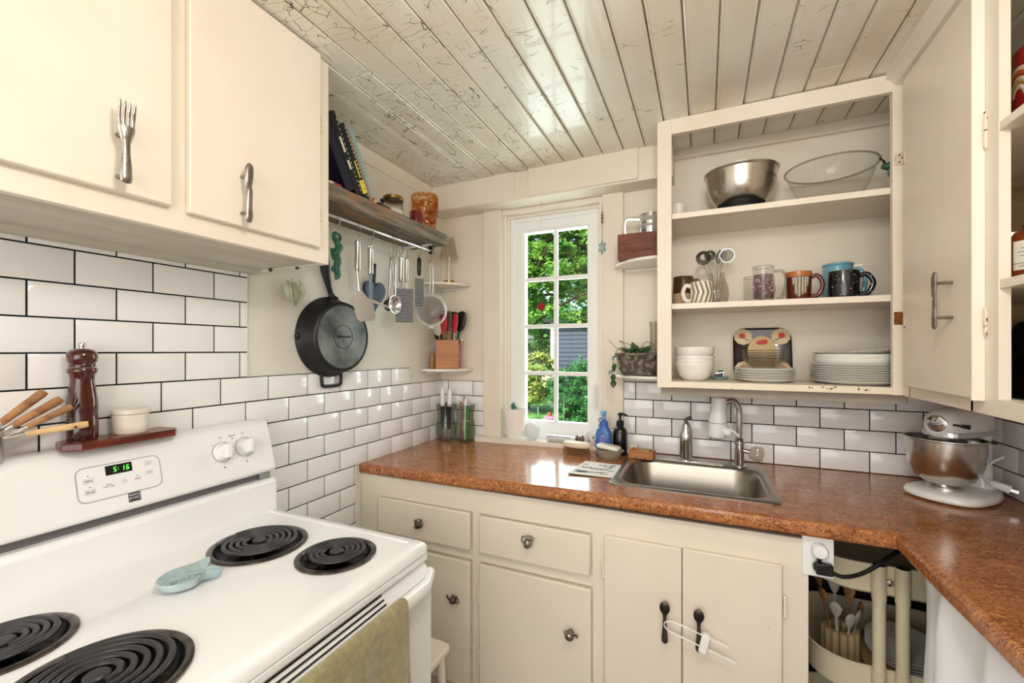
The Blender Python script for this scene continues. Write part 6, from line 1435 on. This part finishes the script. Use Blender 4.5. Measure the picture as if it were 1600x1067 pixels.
for k, (x, y, z, lb) in enumerate(((1.985, -.690, R0, 'lower square glass canister nearest the stile'), (1.985, -.790, R0, 'lower square glass canister at the frame edge'), (2.10, -.56, R0, 'square glass canister at the back of the lower shelf'))):
    t = thing('glass_canister', lb, 'canister', (x, y, z))
    g = G(); g.loft([[(a_, b_, zz) for a_, b_ in rrect(-a, a, -a, a, .010, 4)] for a, zz in ((.042, 0), (.044, .004), (.044, .085), (.041, .085), (.041, .008), (.002, .006))], cap1=False); g.build('body', dkg, t)
    g = G(); g.loft([[(a_, b_, zz) for a_, b_ in rrect(-a, a, -a, a, .010, 4)] for a, zz in ((.0445, .0856), (.0445, .092), (.042, .095))]); g.build('lid', dkg, t)
    g = G(); g.box(-.038, .038, -.038, .038, .010, .05); g.build('contents', mat('brown dry goods', '6A4A30', .8) if 'brown dry goods' not in MATS else MATS['brown dry goods'], t)
t = thing('coffee_grinder', 'rounded black appliance at the back of the lower shelf', 'appliance', (2.120, -.455, R0))
g = G(); g.lathe([(.045, 0), (.048, .01), (.046, .12), (.040, .150), (.022, .178), (0, .182)], 32, cap0=True); g.build('body', blackp, t)
g = G(); g.tube(crv([(-.02, -.040, .05), (-.02, -.070, .06), (-.02, -.070, .12), (-.02, -.036, .14)]), .006, 8); g.build('handle', blackp, t)
t = thing('wooden_spatula', 'red brown wooden spatula leaning on the back panel of the lower shelf', 'spatula', (2.150, -.560, R0), rot=(math.radians(-20), math.radians(8), 0))
g = G(); g.tube([(0, 0, 0), (0, 0, .14), (0, 0, .19)], [.005, .007, .014], 10, flat=.4); g.build('body', MATS['red brown hardwood'], t)

# ------------------------------------------------------------------ stand mixer in the corner
mx_ = thing('stand_mixer', 'white stand mixer with a steel bowl in the corner of the worktop', 'mixer', (2.082, -.205, .9455), math.radians(223)); mx_.scale = (.94, .94, .92)
mw = mat('mixer white enamel', 'F4F2EE', .16, coat=.4)
g = G(); pts = [(.160, -.050), (.168, 0), (.160, .050), (.135, .088), (.085, .102), (.0, .098), (-.070, .078), (-.115, .050), (-.125, 0), (-.115, -.050), (-.070, -.078), (.0, -.098), (.085, -.102), (.135, -.088)]
def mp_(k, z): return [(.02+(p.x-.02)*k, p.y*k, z) for p in crv([(a, b, 0) for a, b in pts], 4, closed=True)]
g.loft([mp_(.97, .004), mp_(1.0, .007), mp_(.995, .018), mp_(.95, .026), mp_(.85, .030), mp_(.5, .031)]); g.build('base', mw, mx_, sharp=60)
g = G(); g.loft([[(x, y, z) for x, y in rrect(a0, a1, -b_, b_, .03, 5)] for a0, a1, b_, z in ((-.115, -.045, .058, .026), (-.105, -.052, .048, .06), (-.100, -.058, .042, .13), (-.105, -.050, .046, .190), (-.11, -.04, .050, .215))]); g.build('column', mw, mx_, sharp=60)
g = G(); rings = []
for x, hy_, z0, z1 in ((-.130, .020, .225, .270), (-.120, .040, .205, .290), (-.08, .052, .196, .302), (-.02, .056, .196, .306), (.04, .055, .198, .305), (.09, .050, .200, .300), (.118, .040, .204, .290), (.130, .022, .214, .275), (.133, .010, .225, .262)):
    zc_ = (z0+z1)/2; rz_ = (z1-z0)/2; rings.append([(x, hy_*math.copysign(abs(math.cos(a))**.75, math.cos(a)), zc_+rz_*math.copysign(abs(math.sin(a))**.8, math.sin(a))) for a in [2*PI*j/32 for j in range(32)]])
g.loft(rings); g.build('head', mw, mx_, sharp=80)
g = G(); g.loft([[(x, y, z) for x, y in rrect(-.128, .129, -.0575, .0575, .05, 8)] for z in (.213, .229)]); g.build('trim_band', chrome, mx_, bevel=.001)
g = G(); g.lathe([(.046, .190), (.048, .175), (.044, .172)], 32, (.068, 0, 0), cap0=True, cap1=True); g.lathe([(.047, .200), (.0475, .188), (.045, .186)], 32, (.068, 0, 0), cap0=True, cap1=True); g.build('planetary_ring', chrome, mx_)
g = G(); g.lathe([(.018, .176), (.018, .140), (.010, .135)], 20, (.068, .010, 0), cap0=True, cap1=True); g.tube([(.068, .010, .14), (.068, .010, .07)], .008, 10); g.build('beater_shaft', steel, mx_)
g = G(); g.lathe([(a*.90, b_*1.02) for a, b_ in [(.050, .001), (.050, .010), (.044, .014), (.052, .020), (.082, .040), (.102, .080), (.110, .125), (.112, .165), (.1165, .168), (.1165, .171), (.111, .172), (.108, .165), (.106, .125), (.098, .080), (.078, .044), (0, .03)]], 64, (.072, -.006, .030), cap0=True); g.build('bowl', steel, mx_)
# badge hub
g = G(); g.T = frame((.131, .004, .258), (0, 1, 0), (0, 0, 1)); g.lathe([(.026, 0), (.027, .004), (.024, .006), (0, .006)], 32, cap0=True); g.T = None; hb = g.build('hub_cap', chrome, mx_)
g = G(); g.T = frame((.1372, .004, .258), (0, 1, 0), (0, 0, 1))
for yy in (-.006, .0, .006): g.box(-.020+abs(yy)*.4, .020-abs(yy)*.4, yy-.0009, yy+.0009, 0, .0005)
g.T = None; g.build('hub_lines', inkm, hb)
g = G(); g.tube([(.120, .040, .258), (.118, .062, .256)], .003, 8); g.tube([(.118, .058, .256), (.112, .078, .255)], [.005, .0075], 10); g.build('speed_lever', blackp, mx_)
g = G(); g.tube([(.0, .052, .200), (-.02, .066, .196), (-.05, .068, .190)], .004, 8); g.build('lock_lever', blackp, mx_)
t = thing('mixer_plug', 'white power plug and looped cord resting on the mixer base', 'plug', (2.166, -.240, .994), rot=(0, math.radians(18), math.radians(-20)))
g = G(); g.loft([[(x, y, z) for y, z in rrect(-a, a, -b_, b_, .005, 3)] for x, a, b_ in ((-.030, .006, .006), (-.020, .013, .010), (.000, .014, .011), (.014, .016, .012))]); g.build('plug_body', whitep, t)
g = G(); g.box(.014, .032, -.008, -.006, -.004, .004); g.build('prong', chrome, t)
g = G(); g.box(.014, .032, .006, .008, -.004, .004); g.build('prong', chrome, t)
g = G(); g.tube(crv([(-.030, 0, 0), (-.045, .01, .012), (-.04, .04, .05), (-.02, .05, .08)]), .0035, 8); g.build('cord', whitep, t)

# ------------------------------------------------------------------ utility cart and its load under the corner
ct = thing('utility_cart', 'cream metal utility cart with rounded trays in the corner bay', 'cart', (0, 0, 0))
CX0, CX1, CY0, CY1 = 1.640, 2.120, -.485, -.085
def cart_tray(z0, z1):
    g = G()
    g.loft([[(x, y, z) for x, y in rrect(CX0+a, CX1-a, CY0+a, CY1-a, .11-a*.5, 8)] for a, z in ((.010, z0), (.002, z0+.008), (0, z1-.004), (-.004, z1-.003), (-.004, z1), (.0, z1+.001), (.004, z1-.002), (.005, z0+.010), (.05, z0+.006))], cap0=True, cap1=True)
    g.build('tray', creamm, ct)
cart_tray(.705, .795); cart_tray(.405, .500); cart_tray(.10, .195)
for x in (1.792, 1.845, ):
    g = G(); g.tube([(x, CY0-.012, .06), (x, CY0-.012, .800)], .0155, 16); g.build('upright_tube', creamm, ct)
    for zz in (.700, .400, .095):
        g = G(); g.tube([(x, CY0-.012, zz), (x, CY0-.012, zz+.100)], .0172, 16); g.build('tube_collar', creamm, ct)
for zz in (.750, .452):
    g = G(); g.T = Matrix.Translation((1.8185, CY0-.006, zz)) @ Matrix.Rotation(PI/2, 4, 'X'); g.lathe([(.0095, 0), (.009, .003), (0, .005)], 16, cap0=True); g.T = None; g.build('rivet', steel, ct)
for x in (1.792, 1.845):
    g = G(); g.T = Matrix.Translation((x, CY0-.012, .035)) @ Matrix.Rotation(PI/2, 4, 'Y'); g.lathe([(.034, -.010), (.035, 0), (.034, .010)], 24, cap0=True, cap1=True); g.T = None; g.build('caster', blackp, ct)
t = thing('utensil_crock', 'ribbed beige crock of spoons in the middle tray of the cart', 'crock', (1.742, -.325, .4125))
g = G()
for k in range(12):
    a = 2*PI*k/12; g.box(-.011, .011, .0, .004, 0, .10) if False else g.tube([(.042*math.cos(a), .042*math.sin(a), .006), (.042*math.cos(a), .042*math.sin(a), .100)], .0105, 8)
g.cyl(.046, 0, .010, n=24); g.build('body', mat('beige crock', 'B8A07A', .6), t, clean=False)
pale = mat('pale spoon plastic', 'B8B0A0', .5)
for k, (a, L_, m_) in enumerate(((-2.6, .20, 'w'), (-2.0, .17, 'p'), (-1.2, .14, 'p'), (-.6, .15, 'p'), (.0, .16, 'w'), (.9, .19, 'w'), (2.4, .22, 'w'), (1.6, .20, 'p'))):
    d = Vector((math.cos(a)*.22, math.sin(a)*.22, 1)).normalized(); q = Vector((0, 0, 1)).rotation_difference(d).to_euler()
    desc = ['far left wooden', 'front left pale', 'front pale', 'front right pale', 'right hand wooden', 'back right wooden', 'tall back left wooden', 'back pale'][k]
    o = thing('spoon', desc+' spoon in the beige crock on the cart', 'spoon', (1.742+math.cos(a)*.018, -.325+math.sin(a)*.018, .424), rot=tuple(q), group='spoons in the cart crock')
    g = G(); g.tube([(0, 0, 0), (0, 0, L_-.03), (0, 0, L_-.015), (0, 0, L_+.005), (0, 0, L_+.018), (0, 0, L_+.023)], [.004, .004, .012, .018, .012, .003], 14, flat=.35, up=(math.cos(a), math.sin(a), .1)); g.build('body', wood_h if m_ == 'w' else pale, o)
for k in range(4):
    t = thing('plate', 'white plate on the middle tray of the cart, '+('topmost' if k == 3 else ords[k])+' of four', 'plate', (1.915, -.295, .4135+.0095*k+.03), group='white plates on the cart', rot=(math.radians(6), 0, 0))
    g = G(); g.lathe([(.055, 0), (.057, .002), (.085, .008), (.098, .016), (.095, .016), (.080, .010), (0, .0055)], 48, cap0=True); g.build('body', china, t)
t = thing('serving_board', 'wooden board lying under the plates on the cart tray', 'board', (1.90, -.29, .4125)); g = G(); g.loft([[(x, y, z) for x, y in rrect(-.105, .105, -.11, .11, .03, 4)] for z in (0, .030)]); g.build('body', MATS['unpainted inside board'], t, bevel=.003)
# curtain under the right hand counter
g = G(); rows = []; n = 150
for i in range(n+1):
    y = -.692-1.75*i/n; ph = i*.42+.6*math.sin(i*.11); row = []
    for j in range(13):
        z = .890-.84*j/12; amp = (.009+.017*min(1, j/4))*(1+.3*math.sin(i*.07)); row.append((1.824+amp*math.sin(ph+.10*j*math.sin(i*.05))+.004*math.sin(ph*2.3+j), y+.0045*math.cos(ph*1.1), z))
    rows.append(row)
g.loft(rows, closed=False); t = thing('skirt_curtain', 'white gathered curtain hanging below the right hand worktop', 'curtain', (0, 0, 0)); g.build('cloth', clothw, t, solid=.0012, sharp=180)
g = G(); g.tube([(1.826, -.69, .892), (1.826, -2.45, .892)], .004, 8); g.build('curtain_wire', steel, t)
# added dark liner for the bay below the right counter
# small white stool beside the range
t = thing('step_stool', 'small white stool standing between the range and the base cabinet', 'stool', (.450, -.860, 0)); t.scale = (1, 1, .91)
g = G(); g.loft([[(x, y, z) for x, y in rrect(-a, a, -b_, b_, .02, 4)] for a, b_, z in ((.100, .075, .425), (.104, .079, .430), (.104, .079, .445), (.098, .073, .452))]); g.build('seat', trimp, t)
for sx in (-1, 1):
    for sy in (-1, 1):
        g = G(); g.tube([(sx*.075, sy*.050, .427), (sx*.092, sy*.066, 0)], [.015, .011], 10); g.build('leg', trimp, t)
for sy in (-1, 1):
    g = G(); g.tube([(-.080, sy*.056, .25), (.080, sy*.056, .25)], .008, 8); g.build('stretcher', trimp, t)
# lamp fixture on the ceiling (outside the frame)
t = thing('ceiling_lamp', 'round ceiling lamp out of frame overhead', 'lamp', (1.25, -1.55, 2.268)); g = G(); g.lathe([(.06, 0), (.06, -.02), (.02, -.025)], 28, cap0=True, cap1=True); g.build('base', whitep, t)
